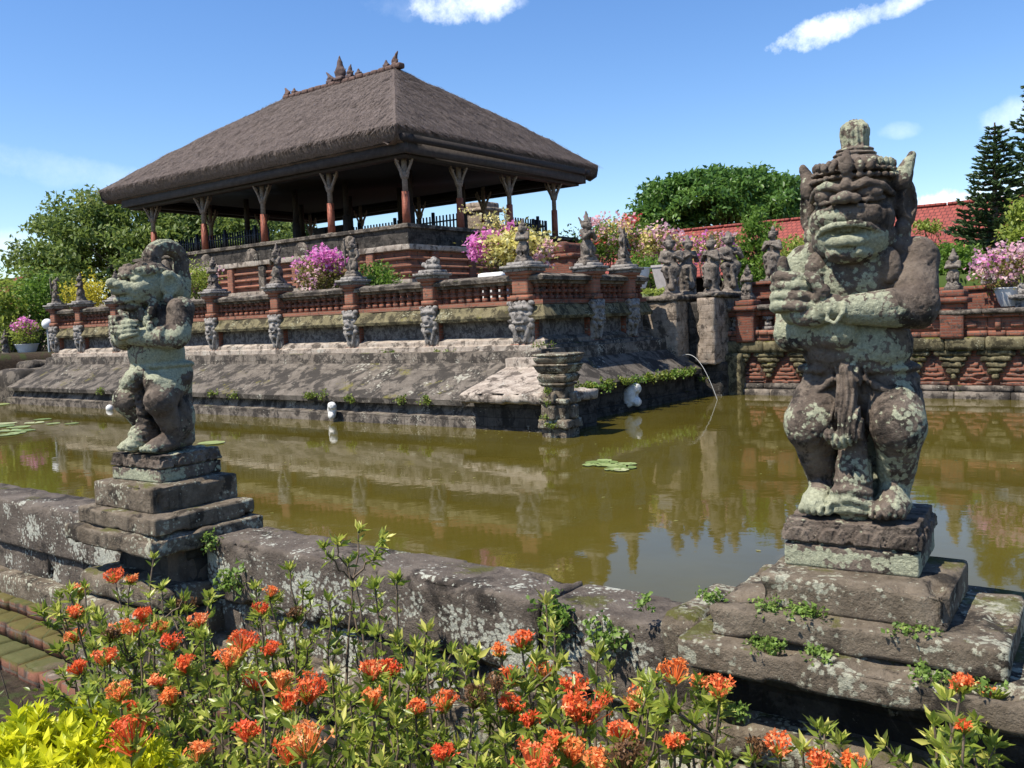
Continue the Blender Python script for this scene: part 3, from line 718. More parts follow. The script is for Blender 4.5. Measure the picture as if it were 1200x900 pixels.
# ------------------------------------------------------------------ balustrade walls of the island
LX = [-13.35, -16.43, -19.51, -22.92, -26.28, -29.5, -32.4, -35.05, -37.05]
RY = [20.5, 22.4]
def mask_relief(seed):
    """a carved guardian face, front towards -y, foot of the bracket at z=0"""
    p = [('b', (0, .12, .36), (.19, .12, .36), .03, .02), ('e', (0, -.02, .46), (.17, .12, .16), .04), ('e', (0, -.13, .44), (.06, .06, .05), .02),
         ('e', (-.07, -.12, .52), (.045, .03, .035), .01), ('e', (.07, -.12, .52), (.045, .03, .035), .01), ('e', (0, -.08, .62), (.16, .07, .05), .02),
         ('c', (-.08, -.13, .36), (.08, -.13, .36), .03, .03, .01), ('-c', (-.06, -.17, .33), (.06, -.17, .33), .02, .02, .01), ('e', (0, -.06, .27), (.09, .06, .06), .03)]
    for s in (-1, 1):
        for k in range(5): p.append(('e', (s*(.17+.02*math.sin(k*2)), -.02, .30+k*.1), (.055, .06, .05), .015))
        p.append(('c', (s*.12, -.03, .25), (s*.05, -.03, .02), .05, .03, .02))
    for k in range(-2, 3): p.append(('e', (k*.075, -.03, .70-.015*k*k), (.045, .06, .06), .012))
    return sculpt(p, .022, seed=seed, amp=.015, freq=16)
MASKV = mask_relief(3)
PIERV = None
def post(parent, x, y, face, seed, wide=1.0):
    """face: 'L' looks to -y, 'R' looks to +x"""
    ca, sa = (1, 0) if face == 'L' else (0, 1)
    def tr(V): return np.stack([x+V[:, 0]*ca-V[:, 1]*sa, y+V[:, 0]*sa+V[:, 1]*ca, V[:, 2]], -1)
    hw = .21*wide
    def blk(nm, bl, mat, par, sm=True):
        m = MB()
        for i, (a, f, b, z0, z1, tp) in enumerate(bl):
            q = MB(); sbox(q, -a, a, -f, b, z0, z1, .015, .01, .09, seed*7+i, top=(tp, tp)); m.add(tr(q.V[0]), q.F[0])
        return m.build(nm, M[mat], par, sm)
    o = blk('post', [(hw*1.05, .31, .2, .46, .60, 1), (hw*.86, .27, .18, .59, 1.02, 1), (hw*1.02, .31, .2, 1.01, 1.10, 1), (hw*1.25, .36, .25, 1.09, 1.18, 1.1)], 'brickbright', parent)
    blk('post_cap', [(hw*1.45, .40, .3, 1.17, 1.26, 1), (hw*1.7, .46, .36, 1.25, 1.33, 1), (hw*1.35, .34, .28, 1.32, 1.42, .9)], 'carved', o)
    blk('pilaster', [(hw*1.25, .17, .2, -.76, .0, 1), (hw*1.4, .24, .2, -.78, -.62, 1), (hw*1.15, .2, .2, .0, .46, 1)], 'brickdk', o)
    m = MB(); V = MASKV[0]*np.array([1.3*wide, 1.35, 1.42]); V = V+np.array([0, -.24, -.60]); m.add(tr(V), MASKV[1])
    m.build('carved_mask', M['carved'], o, True)
    return o
def balustrade(side, label):
    t = thing('balustrade_wall', label, 'balustrade wall', (-25, YW, -.76) if side == 'L' else (XW, 21, -.76))
    m = MB(); sweep(m, [(.34, -.78), (.33, -.66), (.22, -.63), (.20, -.53), (.06, -.47), (0, -.45)], side, 1, .02, .3, 21); m.build('base_moulding', M['pale'] if side == 'L' else M['islestone'], t, True, 35)  # right face gets a duller stone, a shaded copy of the left
    m = MB(); sweep(m, [(0, -.45), (0, -.02)], side, 1, .012, .3, 22); m.build('relief_panel', M['panel'], t, True)
    m = MB(); sweep(m, [(0, -.02), (.30, -.02), (.33, .06), (.14, .34), (.10, .36)], side, 1, .055, .14, 23, nf=3.0); m.build('mossy_cornice', M['mossy'], t, True, 35)
    m = MB(); sweep(m, [(.10, .35), (.15, .36), (.15, .47), (-.25, .48)], side, 1, .012, .3, 24); m.build('brick_course', M['brickbright'] if side == 'L' else M['brickdk'], t, True, 35)  # darker brick on the right face paints in its shade
    m = MB()
    def tr2(a, b, c0, c1, z0, z1):   # along, depth
        if side == 'L': box(m, a, b, YW-c1, YW-c0, z0, z1)
        else: box(m, XW+c0, XW+c1, a, b, z0, z1)
    lo, hi = (XL, XW) if side == 'L' else (YW, YR)
    n = int((hi-lo)/.27)
    for k in range(n):
        a = lo+(k+.5)*(hi-lo)/n
        j = RNG.uniform(-.008, .008)
        tr2(a-.075+j, a+.075+j, -.17, .05, .476, .575); tr2(a-.045+j, a+.045+j, -.14, .02, .573, .64); tr2(a-.10+j, a+.10+j, -.17, .055, .638, .72); tr2(a-.045+j, a+.045+j, -.14, .02, .718, .79); tr2(a-.08+j, a+.08+j, -.17, .05, .788, .865)
    m.build('pierced_lattice', M['brick'] if side == 'L' else M['brickdk'], t)  # right lattice darkened the same way, shade put into its brick colour
    m = MB(); sweep(m, [(-.26, .862), (.10, .862), (.12, .93), (.24, .95), (.26, 1.05), (.02, 1.13), (-.24, 1.1), (-.26, .87)], side, 1, .02, .25, 25); m.build('coping', M['islestone'], t, True, 35)
    if side == 'L':
        for i, x in enumerate(LX): post(t, x, YW, 'L', 300+i, 1.35 if i == 0 else 1.0)
    else:
        for i, y in enumerate(RY): post(t, XW, y, 'R', 330+i)
    return t
balustrade('L', 'long sunlit red brick balustrade wall with carved masks on the pond side of the island')
balustrade('R', 'short shaded balustrade wall with mossy cornice turning the right corner of the island')

# ------------------------------------------------------------------ pavilion
PX0, PX1, PY0, PY1 = -37.38, -21.78, 23.0, 32.1
ZF = 3.38
pav = thing('pavilion', 'open-sided pavilion with steep hipped thatch roof on a tiered brick base', 'pavilion', ((PX0+PX1)/2, (PY0+PY1)/2, .4))
def ring(nm, mg, z0, z1, mat, r=.03, amp=.02, cell=.3, seed=0):
    m = MB(); sbox(m, PX0-mg, PX1+mg, PY0-mg, PY1+mg, z0, z1, r, amp, cell, seed); return m.build(nm, M[mat], pav, True, 40)
ring('lower_tier', 1.9, .3, 1.25, 'brick', seed=401)
ring('lower_ledge', 2.1, 1.24, 1.42, 'pale', seed=402)
mid = ring('middle_tier', 1.15, 1.4, 2.45, 'brick', seed=403)
ring('middle_ledge', 1.35, 2.42, 2.62, 'pale', .05, .03, seed=404)
ring('upper_tier', .62, 2.6, 3.25, 'darkstone', seed=405)
ring('floor_slab', .72, 3.23, ZF, 'islestone', .04, .02, seed=406)
m = MB()
for z in (1.62, 1.86, 2.12):
    box(m, PX0-1.22, PX1+1.22, PY0-1.22, PY0-1.1, z, z+.09); box(m, PX1+1.1, PX1+1.22, PY0-1.1, PY1+1, z, z+.09)
m.build('brick_moulding', M['brickbright'], mid)
k = 0
for x in np.arange(PX0-.6, PX1+1.0, 1.95):
    m = MB(); sbox(m, x-.17, x+.17, PY0-1.30, PY0-1.1, 1.42, 2.42, .02, .01, .08, 410+k); m.build('tier_pilaster', M['islestone'] if k % 2 else M['brickbright'], mid, True); k += 1
for y in np.arange(PY0, PY1, 1.95):
    m = MB(); sbox(m, PX1+1.1, PX1+1.30, y-.17, y+.17, 1.42, 2.42, .02, .01, .08, 410+k); m.build('tier_pilaster', M['brickdk'], mid, True); k += 1
for x in (-24.0, -26.6, -29.6, -32.6, -35.6):
    m = MB(); ball(m, (x, PY0-.66, 2.75), (.42, .12, .45), 14); m.build('rounded_stone', M['islestone'], pav, True)
cols = [(-21.78, 23.0), (-25.61, 23.0), (-29.55, 23.0), (-33.55, 23.0), (-37.38, 23.0), (-21.78, 25.9), (-21.78, 28.95), (-21.78, 32.1), (-37.38, 26.0), (-37.38, 29.0), (-37.38, 32.1), (-25.61, 32.1), (-29.55, 32.1), (-33.55, 32.1)]
ZT = 5.72
def column(x, y, inner=False):
    m = MB(); s = .10 if not inner else .13
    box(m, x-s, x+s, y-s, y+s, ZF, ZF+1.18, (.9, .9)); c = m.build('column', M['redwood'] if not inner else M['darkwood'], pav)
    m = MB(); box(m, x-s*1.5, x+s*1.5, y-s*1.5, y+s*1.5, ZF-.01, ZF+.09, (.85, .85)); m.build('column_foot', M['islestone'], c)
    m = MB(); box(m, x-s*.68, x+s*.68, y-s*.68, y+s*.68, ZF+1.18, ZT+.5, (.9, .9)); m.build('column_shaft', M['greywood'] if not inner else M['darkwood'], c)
    if not inner:
        m = MB(); box(m, x-.085, x+.085, y-.085, y+.085, 4.98, 5.2, (1.5, 1.5))
        for dx, dy in ((1, 0), (-1, 0), (0, 1), (0, -1)):
            pts = [(x+dx*a, y+dy*a, z) for a, z in ((.06, 5.05), (.16, 5.22), (.28, 5.42), (.40, 5.60), (.44, 5.74))]
            tube(m, pts, [.06, .05, .042, .038, .034], 6)
            ball(m, (x+dx*.30, y+dy*.30, 5.55), .045, 6)
        m.build('bracket', M['greywood'], c)
for x, y in cols: column(x, y)
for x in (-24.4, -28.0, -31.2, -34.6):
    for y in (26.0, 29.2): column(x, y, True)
# black picket fence round the floor
def railing(x0, y0, x1, y1):
    m = MB(); L = math.hypot(x1-x0, y1-y0); n = int(L/.17); ux, uy = (x1-x0)/L, (y1-y0)/L
    for z in (ZF+.14, ZF+.52):
        tube(m, [(x0, y0, z), (x1, y1, z)], .03, 4)
    for k in range(n+1):
        a = k*L/n; x, y = x0+ux*a, y0+uy*a; h = .75 if k % 12 else .9; r = .028 if k % 12 else .06
        box(m, x-r, x+r, y-r, y+r, ZF, ZF+h, (.8, .8))
    return m.build('railing', M['ironblack'], pav)
railing(PX0+.3, PY1-.2, PX1-.3, PY1-.2); railing(PX0+.3, PY0+.6, PX0+.3, PY1-.3); railing(PX0+.4, PY0+.55, -30.0, PY0+.55); railing(PX1-.3, 29.2, PX1-.3, PY1-.3); railing(-30.0, 26.6, PX1-.6, 26.6)
# seats and inner platform
m = MB(); box(m, -33.0, -30.6, 27.3, 28.6, ZF, ZF+.55); box(m, -32.8, -30.8, 28.3, 28.5, ZF+.5, ZF+1.2); m.build('bench', M['darkwood'], pav)
m = MB(); box(m, -36.5, -35.7, 27.0, 30, ZF, ZF+.5); m.build('bench', M['darkwood'], pav)
# roof
EX0, EX1, EY0, EY1, ZE = -39.85, -21.05, 21.95, 34.6, 6.62
RX0, RX1, RYY, ZR = -34.1, -27.05, 28.25, 10.78
def face(b0, b1, t0, t1, n, m_):
    b0, b1, t0, t1 = (np.array(v, float) for v in (b0, b1, t0, t1))
    s = np.linspace(0, 1, n)[:, None, None]; u = np.linspace(0, 1, m_)[None, :, None]
    G = (b0*(1-s)+b1*s)*(1-u)+(t0*(1-s)+t1*s)*u
    G[..., 2] += .22*np.sin(math.pi*u[..., 0])**1.0*.6
    return G
roofm = MB(); blades = MB()
C00, C10, C11, C01 = (EX0, EY0, ZE), (EX1, EY0, ZE), (EX1, EY1, ZE), (EX0, EY1, ZE)
A0, A1 = (RX0, RYY, ZR), (RX1, RYY, ZR)
for b0, b1, t0, t1 in ((C00, C10, A0, A1), (C10, C11, A1, A1), (C11, C01, A1, A0), (C01, C00, A0, A0)):
    n, m_ = 110, 56
    G = face(b0, b1, t0, t1, n, m_)
    N = np.cross(np.array(b1)-np.array(b0), (np.array(t0)+np.array(t1)-np.array(b0)-np.array(b1))/2); N = N/np.linalg.norm(N)
    P = G.reshape(-1, 3); u = np.tile(np.linspace(0, 1, m_), n)
    e = (fbm(P*np.array([1.3, 1.3, 1.3]), 31, 4)-.5)*.16*np.minimum(1, np.sin(math.pi*np.clip(u, 0.02, .98))*3+.25)
    rowp = (np.mod(u*26+fbm(P*.8, 5)*1.2, 1))*.022
    G = (P+N*(e-rowp)[:, None]).reshape(G.shape)
    sheet(roofm, G)
    # thick dark thatch edge
    lip = [G[:, 0]]; cen = np.array([(EX0+EX1)/2, (EY0+EY1)/2, 0])
    din = unit(cen-G[:, 0]); din[:, 2] = 0; din = unit(np.cross(N, np.array(b1)-np.array(b0))*-1*0+np.array([-(N[0]), -(N[1]), 0])[None]+0*din)
    for a, z in ((.02, -.20), (.14, -.50), (.42, -.62), (.66, -.50)):
        lip.append(G[:, 0]+din*a+np.array([0, 0, z])+((fbm(G[:, 0]*3+z, 8)-.5)*.10)[:, None]*np.array([0, 0, 1]))
    sheet(roofm, np.stack(lip[::-1], 1))
    # loose straw
    nb = 17000 if b0[1] == EY0 else 14000 if b0 == C10 else 2500
    si = RNG.random(nb); uu = RNG.random(nb)**1.15
    if t0 == t1: si = si
    i0 = si*(n-1); j0 = uu*(m_-1)
    Pb = G[np.clip(i0.astype(int), 0, n-1), np.clip(j0.astype(int), 0, m_-1)]+RNG.normal(size=(nb, 3))*.03
    dn = unit(-(np.array(t0)+np.array(t1)-np.array(b0)-np.array(b1)))
    D = unit(dn+RNG.normal(size=(nb, 3))*.11)
    side_ = unit(np.cross(D, N)); L = RNG.uniform(.18, .48, nb)[:, None]; W = RNG.uniform(.006, .014, nb)[:, None]
    lift = N*RNG.uniform(.0, .014, nb)[:, None]
    V = np.stack([Pb-side_*W+N*.005, Pb+side_*W+N*.005, Pb+D*L+side_*W*.4+lift, Pb+D*L-side_*W*.4+lift], 1).reshape(-1, 3)
    k = np.arange(nb)[:, None]*4
    blades.add(V, k+np.array([0, 1, 2, 3]), np.repeat(RNG.random(nb)**2, 4))
    # fringe at the eave
    ne = int(np.linalg.norm(np.array(b1)-np.array(b0))*42)
    s = RNG.random(ne)*(n-1); i = np.clip(s.astype(int), 0, n-2); f = (s-i)[:, None]
    Pe = G[i, 0]*(1-f)+G[i+1, 0]*f+N*RNG.uniform(-.1, .04, ne)[:, None]; D = unit(dn*.8+np.array([0, 0, -.6])+RNG.normal(size=(ne, 3))*.18)
    side_ = unit(np.cross(D, N)); L = RNG.uniform(.05, .17, ne)[:, None]; W = RNG.uniform(.012, .028, ne)[:, None]
    V = np.stack([Pe-side_*W, Pe+side_*W, Pe+D*L+side_*W*.3, Pe+D*L-side_*W*.3], 1).reshape(-1, 3)
    k = np.arange(ne)[:, None]*4; blades.add(V, k+np.array([0, 1, 2, 3]), np.repeat(RNG.random(ne)*.5, 4))
roof = roofm.build('roof', M['thatch'], pav, True)
blades.build('loose_straw', M['thatch'], roof)
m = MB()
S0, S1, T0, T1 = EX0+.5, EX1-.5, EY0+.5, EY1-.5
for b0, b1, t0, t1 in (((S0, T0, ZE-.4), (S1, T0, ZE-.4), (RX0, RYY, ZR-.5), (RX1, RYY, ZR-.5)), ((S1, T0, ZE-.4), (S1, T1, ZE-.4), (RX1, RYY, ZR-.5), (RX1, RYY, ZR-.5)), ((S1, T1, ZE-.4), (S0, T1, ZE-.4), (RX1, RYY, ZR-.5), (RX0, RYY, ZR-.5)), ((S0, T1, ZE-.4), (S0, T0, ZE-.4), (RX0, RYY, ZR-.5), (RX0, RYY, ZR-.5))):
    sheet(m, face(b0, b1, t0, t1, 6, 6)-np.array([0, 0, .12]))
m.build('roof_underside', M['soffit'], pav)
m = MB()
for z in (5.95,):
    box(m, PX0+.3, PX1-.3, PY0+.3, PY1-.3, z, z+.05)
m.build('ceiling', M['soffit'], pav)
f0, f1, g0, g1 = PX0-1.25, PX1+.75, PY0-.72, PY1+1.4
def frame(nm, z0, z1, e, th, mat):
    m = MB(); a0, a1, b0, b1 = f0-e, f1+e, g0-e, g1+e
    box(m, a0, a1, b0, b0+th, z0, z1); box(m, a0, a1, b1-th, b1, z0, z1); box(m, a1-th, a1, b0+th, b1-th, z0, z1); box(m, a0, a0+th, b0+th, b1-th, z0, z1)
    return m.build(nm, M[mat], pav)
frame('fascia_board', 5.72, 6.08, 0, .16, 'fascia'); frame('fascia_cornice', 6.07, 6.3, .14, .4, 'darkwood'); frame('fascia_beam', 5.62, 5.74, -.22, .25, 'darkwood')
frame('column_beam', 5.70, 5.9, -.62, .3, 'darkwood')
# ridge
m = MB(); x = RX0-.1
while x < RX1+.1:
    sbox(m, x, x+.42, RYY-.17, RYY+.17, ZR-.1, ZR+.11+RNG.uniform(-.02, .03), .06, .02, .1, int(abs(x)*10)); x += .45
m.build('ridge_cap', M['terracotta'], pav, True)
def flame(nm, x, y, z, h, w_, mat, lean=0):
    p = [('e', (0, 0, h*.28), (w_*.5, w_*.3, h*.3), .03), ('c', (0, 0, h*.4), (lean*.5, 0, h*.75), w_*.33, w_*.16, .03), ('c', (lean*.5, 0, h*.72), (lean, 0, h), w_*.17, w_*.03, .02), ('b', (0, 0, .03), (w_*.45, w_*.35, .08), .02, .02)]
    for s in (-1, 1):
        p.append(('c', (s*w_*.3, 0, h*.2), (s*w_*.62, 0, h*.42), w_*.12, w_*.03, .02))
    V, Fq = sculpt(p, max(.018, h*.035), seed=int(abs(x)*9), amp=.02, freq=9)
    m = MB(); m.add(V+np.array([x, y, z]), Fq); return m.build(nm, M[mat], pav, True)
flame('ridge_finial', -30.35, RYY, ZR+.12, 1.05, .62, 'orn'); flame('ridge_ornament', -31.0, RYY, ZR+.12, .5, .4, 'orn', -.25); flame('ridge_ornament', -29.75, RYY, ZR+.12, .55, .4, 'orn', .1); flame('ridge_ornament', -29.2, RYY, ZR+.1, .3, .3, 'orn')
flame('ridge_horn', -27.0, RYY, ZR+.05, .62, .34, 'terracotta', .22); flame('ridge_ornament', -27.5, RYY, ZR+.1, .36, .3, 'orn'); flame('ridge_horn', -34.0, RYY, ZR+.05, .5, .34, 'terracotta', -.2); flame('ridge_ornament', -33.5, RYY, ZR+.1, .25, .3, 'terracotta')
# stone gate pier seen through the columns, and the dark end of the upper terrace
a, b = at(541, 250, 1, 36.0), at(569, 250, 1, 36.0); zt = float(at(555, 237, 1, 36.0)[2])
m = MB(); sbox(m, a[0], b[0], 36.0, 37.2, .4, zt, .1, .05, .15, 431); sbox(m, a[0]-.15, b[0]+.15, 35.9, 37.3, zt-.5, zt-.3, .05, .04, .15, 432)
tag(recentre(m.build('stone_gate_pier', M['piersto'], None, True)), 'weathered stone gate pier seen through the pavilion columns above the large corner bougainvillea', 'gate pier')
a, b = at(628, 300, 1, 27.0), at(671, 300, 1, 27.0); zt = float(at(650, 284, 1, 27.0)[2])
m = MB(); sbox(m, a[0], b[0], 27.0, 28.6, .4, zt-.55, .06, .04, .12, 433); sbox(m, a[0]-.1, b[0]+.1, 26.9, 28.7, zt-.6, zt-.42, .05, .03, .12, 434); sbox(m, a[0], b[0]-.35, 27.0, 28.5, zt-.45, zt, .12, .04, .12, 435)
tag(recentre(m.build('terrace_wall', M['brickdk'], None, True)), 'dark brick terrace wall ending to the right of the pavilion base', 'brick wall')
# ------------------------------------------------------------------ guardian statues
def sy(lst):
    o = []
    for p in lst:
        o.append(p)
        q = list(p); q[1] = (-p[1][0],)+tuple(p[1][1:])
        if p[0].lstrip('-') == 'c': q[2] = (-p[2][0],)+tuple(p[2][1:])
        o.append(tuple(q))
    return o
def chain(pts, rads, k):
    return [('c', pts[i], pts[i+1], rads[i], rads[i+1], k) for i in range(len(pts)-1)]

def big_body():
    p = [('e', (0, .02, .49), (.222, .165, .13), .05), ('e', (0, -.03, .62), (.21, .175, .16), .05), ('e', (0, 0, .83), (.215, .14, .15), .05),
         ('e', (0, .03, .92), (.18, .11, .10), .05), ('b', (0, .09, .24), (.14, .07, .24), .05, .05)]
    # legs
    p += sy([('c', (.11, 0, .46), (.165, -.12, .34), .125, .105, .04), ('c', (.165, -.11, .33), (.135, -.01, .10), .094, .064, .03),
             ('e', (.168, -.165, .335), (.072, .05, .075), .03), ('e', (.14, .045, .2), (.075, .07, .13), .04),
             ('e', (.135, -.10, .04), (.072, .13, .05), .025), ('c', (.135, -.03, .08), (.135, -.14, .055), .06, .045, .02)])
    for i in range(5): p += sy([('e', (.082+.026*i, -.215+.012*abs(i-1.2), .026), (.015, .032, .022), .006)])
    # belt, sash and hanging cloth
    for k in range(24):
        a = 2*math.pi*k/24; p.append(('e', (.198*math.cos(a), .008+.150*math.sin(a), .545), (.04, .034, .022), .012))
    p += [('c', (.0, -.165, .545), (-.012, -.195, .43), .046, .043, .010), ('c', (-.012, -.195, .43), (.012, -.215, .335), .043, .048, .008), ('c', (.03, -.225, .325), (-.035, -.235, .295), .034, .036, .008), ('e', (-.062, -.25, .315), (.025, .025, .025), .003),
          ('c', (0, -.12, .28), (0, -.15, .10), .05, .075, .03), ('e', (0, -.165, .055), (.095, .05, .06), .025), ('b', (0, -.11, .10), (.06, .06, .12), .03, .03)]
    p += sy([('c', (.03, -.165, .53), (.15, -.135, .455), .018, .015, .008), ('c', (.15, -.135, .455), (.215, -.02, .43), .015, .014, .008)])
    # arms: the near one folded over, its wrist on the far fist
    p += [('c', (.205, .03, .88), (.232, -.12, .725), .088, .082, .025), ('c', (.232, -.13, .715), (.02, -.245, .715), .080, .054, .02), ('e', (.245, -.10, .70), (.058, .065, .06), .02), ('e', (.215, .02, .90), (.085, .085, .075), .03),
          ('c', (-.205, .03, .88), (-.235, -.04, .70), .084, .08, .025), ('c', (-.235, -.06, .66), (-.02, -.19, .655), .085, .062, .02), ('e', (-.205, .02, .90), (.085, .085, .075), .03)]
    p += [('e', (-.05, -.25, .725), (.07, .045, .05), .012), ('e', (-.13, -.235, .70), (.085, .05, .045), .015), ('e', (-.215, -.185, .75), (.05, .055, .085), .02)]
    for i, (z, L) in enumerate(((.735, .014), (.772, .018), (.808, .008), (.842, -.012))):
        y0 = -.195+.004*i
        p += chain([(-.238, y0+.02, z-.008), (-.268, y0-.025, z), (-.242, y0-.075, z+.005), (-.175+L, y0-.088, z+.002), (-.135+L, y0-.065, z-.004)], [.0225, .0225, .022, .020, .016], .002)
    p += chain([(-.10, -.245, .745), (-.075, -.275, .785), (-.10, -.288, .825), (-.125, -.285, .845)], [.032, .028, .024, .018], .005)      # thumb
    p += chain([(-.245, -.17, .87), (-.248, -.18, .89), (-.246, -.185, .91)], [.024, .022, .018], .004)       # raised finger
    p += chain([(.012, -.295, .745), (.004, -.305, .705), (-.025, -.307, .68), (-.055, -.30, .688), (-.048, -.298, .72)], [.008]*5, .002)
    return p
def big_head():
    """skull, heavy brow, huge muzzle, wide mouth; chin at z = .942"""
    p = [('e', (0, -.04, 1.16), (.148, .145, .17), .02), ('e', (0, -.075, 1.035), (.158, .138, .098), .03), ('e', (0, -.145, 1.108), (.130, .085, .056), .016),
         ('c', (0, 0, .95), (0, -.02, 1.05), .10, .11, .03)]
    p += sy([('e', (.112, -.105, 1.095), (.046, .07, .06), .012)])
    p += sy([('-e', (.080, -.205, 1.188), (.060, .045, .030), .006), ('e', (.078, -.166, 1.186), (.047, .036, .026), .002)])
    p += [('e', (0, -.185, 1.205), (.028, .035, .05), .008)]
    p += sy(chain([(.020, -.205, 1.208), (.072, -.202, 1.224), (.122, -.157, 1.210), (.150, -.09, 1.182)], [.016, .017, .015, .012], .003))
    p += sy(chain([(.030, -.200, 1.166), (.076, -.200, 1.158), (.125, -.150, 1.166)], [.008, .010, .008], .003))
    p += sy(chain([(.034, -.186, 1.200), (.078, -.188, 1.205), (.118, -.155, 1.196)], [.006, .007, .006], .002))
    p += [('e', (0, -.212, 1.216), (.023, .024, .020), .003), ('e', (0, -.232, 1.172), (.034, .036, .024), .004)]
    p += sy([('e', (.036, -.222, 1.166), (.022, .026, .019), .003)])
    p += sy(chain([(.050, -.214, 1.140), (.105, -.178, 1.128), (.142, -.105, 1.105)], [.010, .012, .009], .006)+chain([(.085, -.192, 1.105), (.125, -.140, 1.090), (.146, -.09, 1.065)], [.009, .010, .008], .005))
    p += [('-e', (0, -.235, 1.050), (.092, .060, .019), .004)]
    p += chain([(-.122, -.150, 1.036), (-.085, -.208, 1.064), (-.035, -.236, 1.076), (.035, -.236, 1.076), (.085, -.208, 1.066), (.122, -.150, 1.042)], [.009, .011, .012, .012, .011, .009], .003)
    for x in (-.055, -.033, -.011, .011, .033, .055): p.append(('e', (x, -.196+abs(x)*.35, 1.060), (.0105, .012, .013), .001))
    p += chain([(-.095, -.160, 1.024), (-.045, -.208, 1.018), (0, -.220, 1.016), (.045, -.208, 1.018), (.095, -.160, 1.026)], [.012, .020, .022, .020, .012], .004)
    p += [('e', (0, -.160, .974), (.088, .055, .036), .012)]+sy([('e', (.042, -.198, .978), (.022, .02, .02), .005)])
    # ears, ear drops, locks of hair
    p += sy([('e', (.182, .0, 1.155), (.040, .055, .095), .006), ('-e', (.206, -.045, 1.155), (.022, .036, .06), .004), ('e', (.172, -.02, 1.055), (.032, .042, .046), .005), ('c', (.168, -.03, 1.235), (.206, .0, 1.325), .044, .016, .006),
             ('e', (.156, -.065, .995), (.026, .028, .036), .004), ('e', (.136, -.112, .925), (.044, .026, .066), .005), ('e', (.170, -.02, .965), (.045, .055, .085), .012)])
    # headband, leaves, rings and topknot
    for zz, rr, nb, rb in ((1.252, .160, 30, .0135), (1.276, .156, 30, .012)):
        p.append(('e', (0, -.04, zz), (rr, rr*.97, .016), .003))
        for k in range(nb):
            a = 2*math.pi*k/nb; p.append(('e', (rr*.985*math.cos(a), -.04+rr*.955*math.sin(a), zz), (rb, rb, rb*.85), .002))
    for k in range(32):
        a = 2*math.pi*(k+.5)/32; p.append(('e', (.146*math.cos(a), -.04+.141*math.sin(a), 1.300), (.0125, .0125, .019), .002))
    p += [('e', (0, -.03, 1.295), (.138, .133, .045), .01), ('e', (0, -.200, 1.290), (.030, .02, .040), .003), ('e', (0, -.185, 1.325), (.018, .018, .022), .003)]
    p += sy([('e', (.05, -.192, 1.285), (.018, .016, .022), .003), ('e', (.085, -.175, 1.287), (.015, .015, .02), .003)])
    for zz, rr in ((1.332, .092), (1.348, .083), (1.364, .074)): p.append(('e', (0, -.02, zz), (rr, rr, .012), .003))
    p += [('c', (0, -.016, 1.37), (0, -.012, 1.425), .049, .054, .006), ('b', (0, -.012, 1.437), (.047, .047, .022), .014, .008)]
    return p
def proportion(p):
    """a longer chest"""
    o = []
    mz = lambda z: z+.055*min(1, max(0, (z-.60)/.10))
    for q in p:
        q = list(q); q[1] = (q[1][0], q[1][1], mz(q[1][2]))
        if q[0].lstrip('-') == 'c': q[2] = (q[2][0], q[2][1], mz(q[2][2]))
        o.append(tuple(q))
    return o
def big_disp(P):
    x, y, z = P[:, 0], P[:, 1], P[:, 2]
    d = np.zeros(len(P))
    m = (y < -.14) & (np.abs(x) < .075) & (z > .27) & (z < .56); d = np.where(m, .0055*np.sin(x*300+np.sin(z*24)*2.0), d)
    m = z > 1.378; d = np.where(m, .0045*np.sin(np.arctan2(y+.015, x)*17+np.sin(z*40)*.5), d)
    m = (np.abs(z-.52) < .06) & (np.hypot(x, y) > .15); d = np.where(m, d+.004*np.maximum(np.sin(x*60+z*80), np.sin(x*60-z*80)), d)
    m = (np.abs(z-.05) < .09) & (np.abs(x) < .1) & (y < -.13); d = np.where(m, d+.004*np.sin(z*150+np.abs(x)*40), d)
    return d
def lotus_base(hw, hd, h, seed):
    return [('b', (0, 0, -h*.27), (hw*.99, hd*.99, h*.28), .012, .004), ('b', (0, 0, -h*.76), (hw*.95, hd*.95, h*.25), .012, .004), ('b', (0, 0, -h*.52), (hw*.92, hd*.92, h*.4), .012, .006)]
def lotus_disp(hw, hd, h):
    def f(P):
        x, y, z = P[:, 0], P[:, 1], P[:, 2]
        side = np.abs(x)/hw > np.abs(y)/hd; u = np.where(side, y/hd, x/hw)
        d = np.zeros(len(P)); up = (z > -h*.55)
        for ph, zb, w in ((0.0, -h*.54, .5), (.25, -h*.54, .5)):
            c = (np.mod(u+ph, w)-w/2)/(w/2); rr = np.hypot(c, (z-zb)/(h*.44 if ph == 0 else h*.5))
            d = d+np.where(up & (np.abs(rr-.90) < .13), (.012 if ph == 0 else .004), 0)
            if ph == 0: d = d+np.where(up & (rr > 1.0), .013, 0)+np.where(up & (rr < .82), .0012*np.sin(np.arctan2(c, (z-zb)/h)*16), 0)
        d = d+np.where(np.abs(z+h*.53) < h*.03, .009, 0)
        return d
    return f
def wear_at(V, blobs, seed):
    t = (fbm(V*5, seed, 4)-.5)*1.6
    for c, r, a in blobs:
        d = np.sqrt((((V-np.asarray(c))/np.asarray(r))**2).sum(1)); t = t+a*np.clip(1.4-d, 0, 1)
    return np.clip(t, -1.3, 1.3)
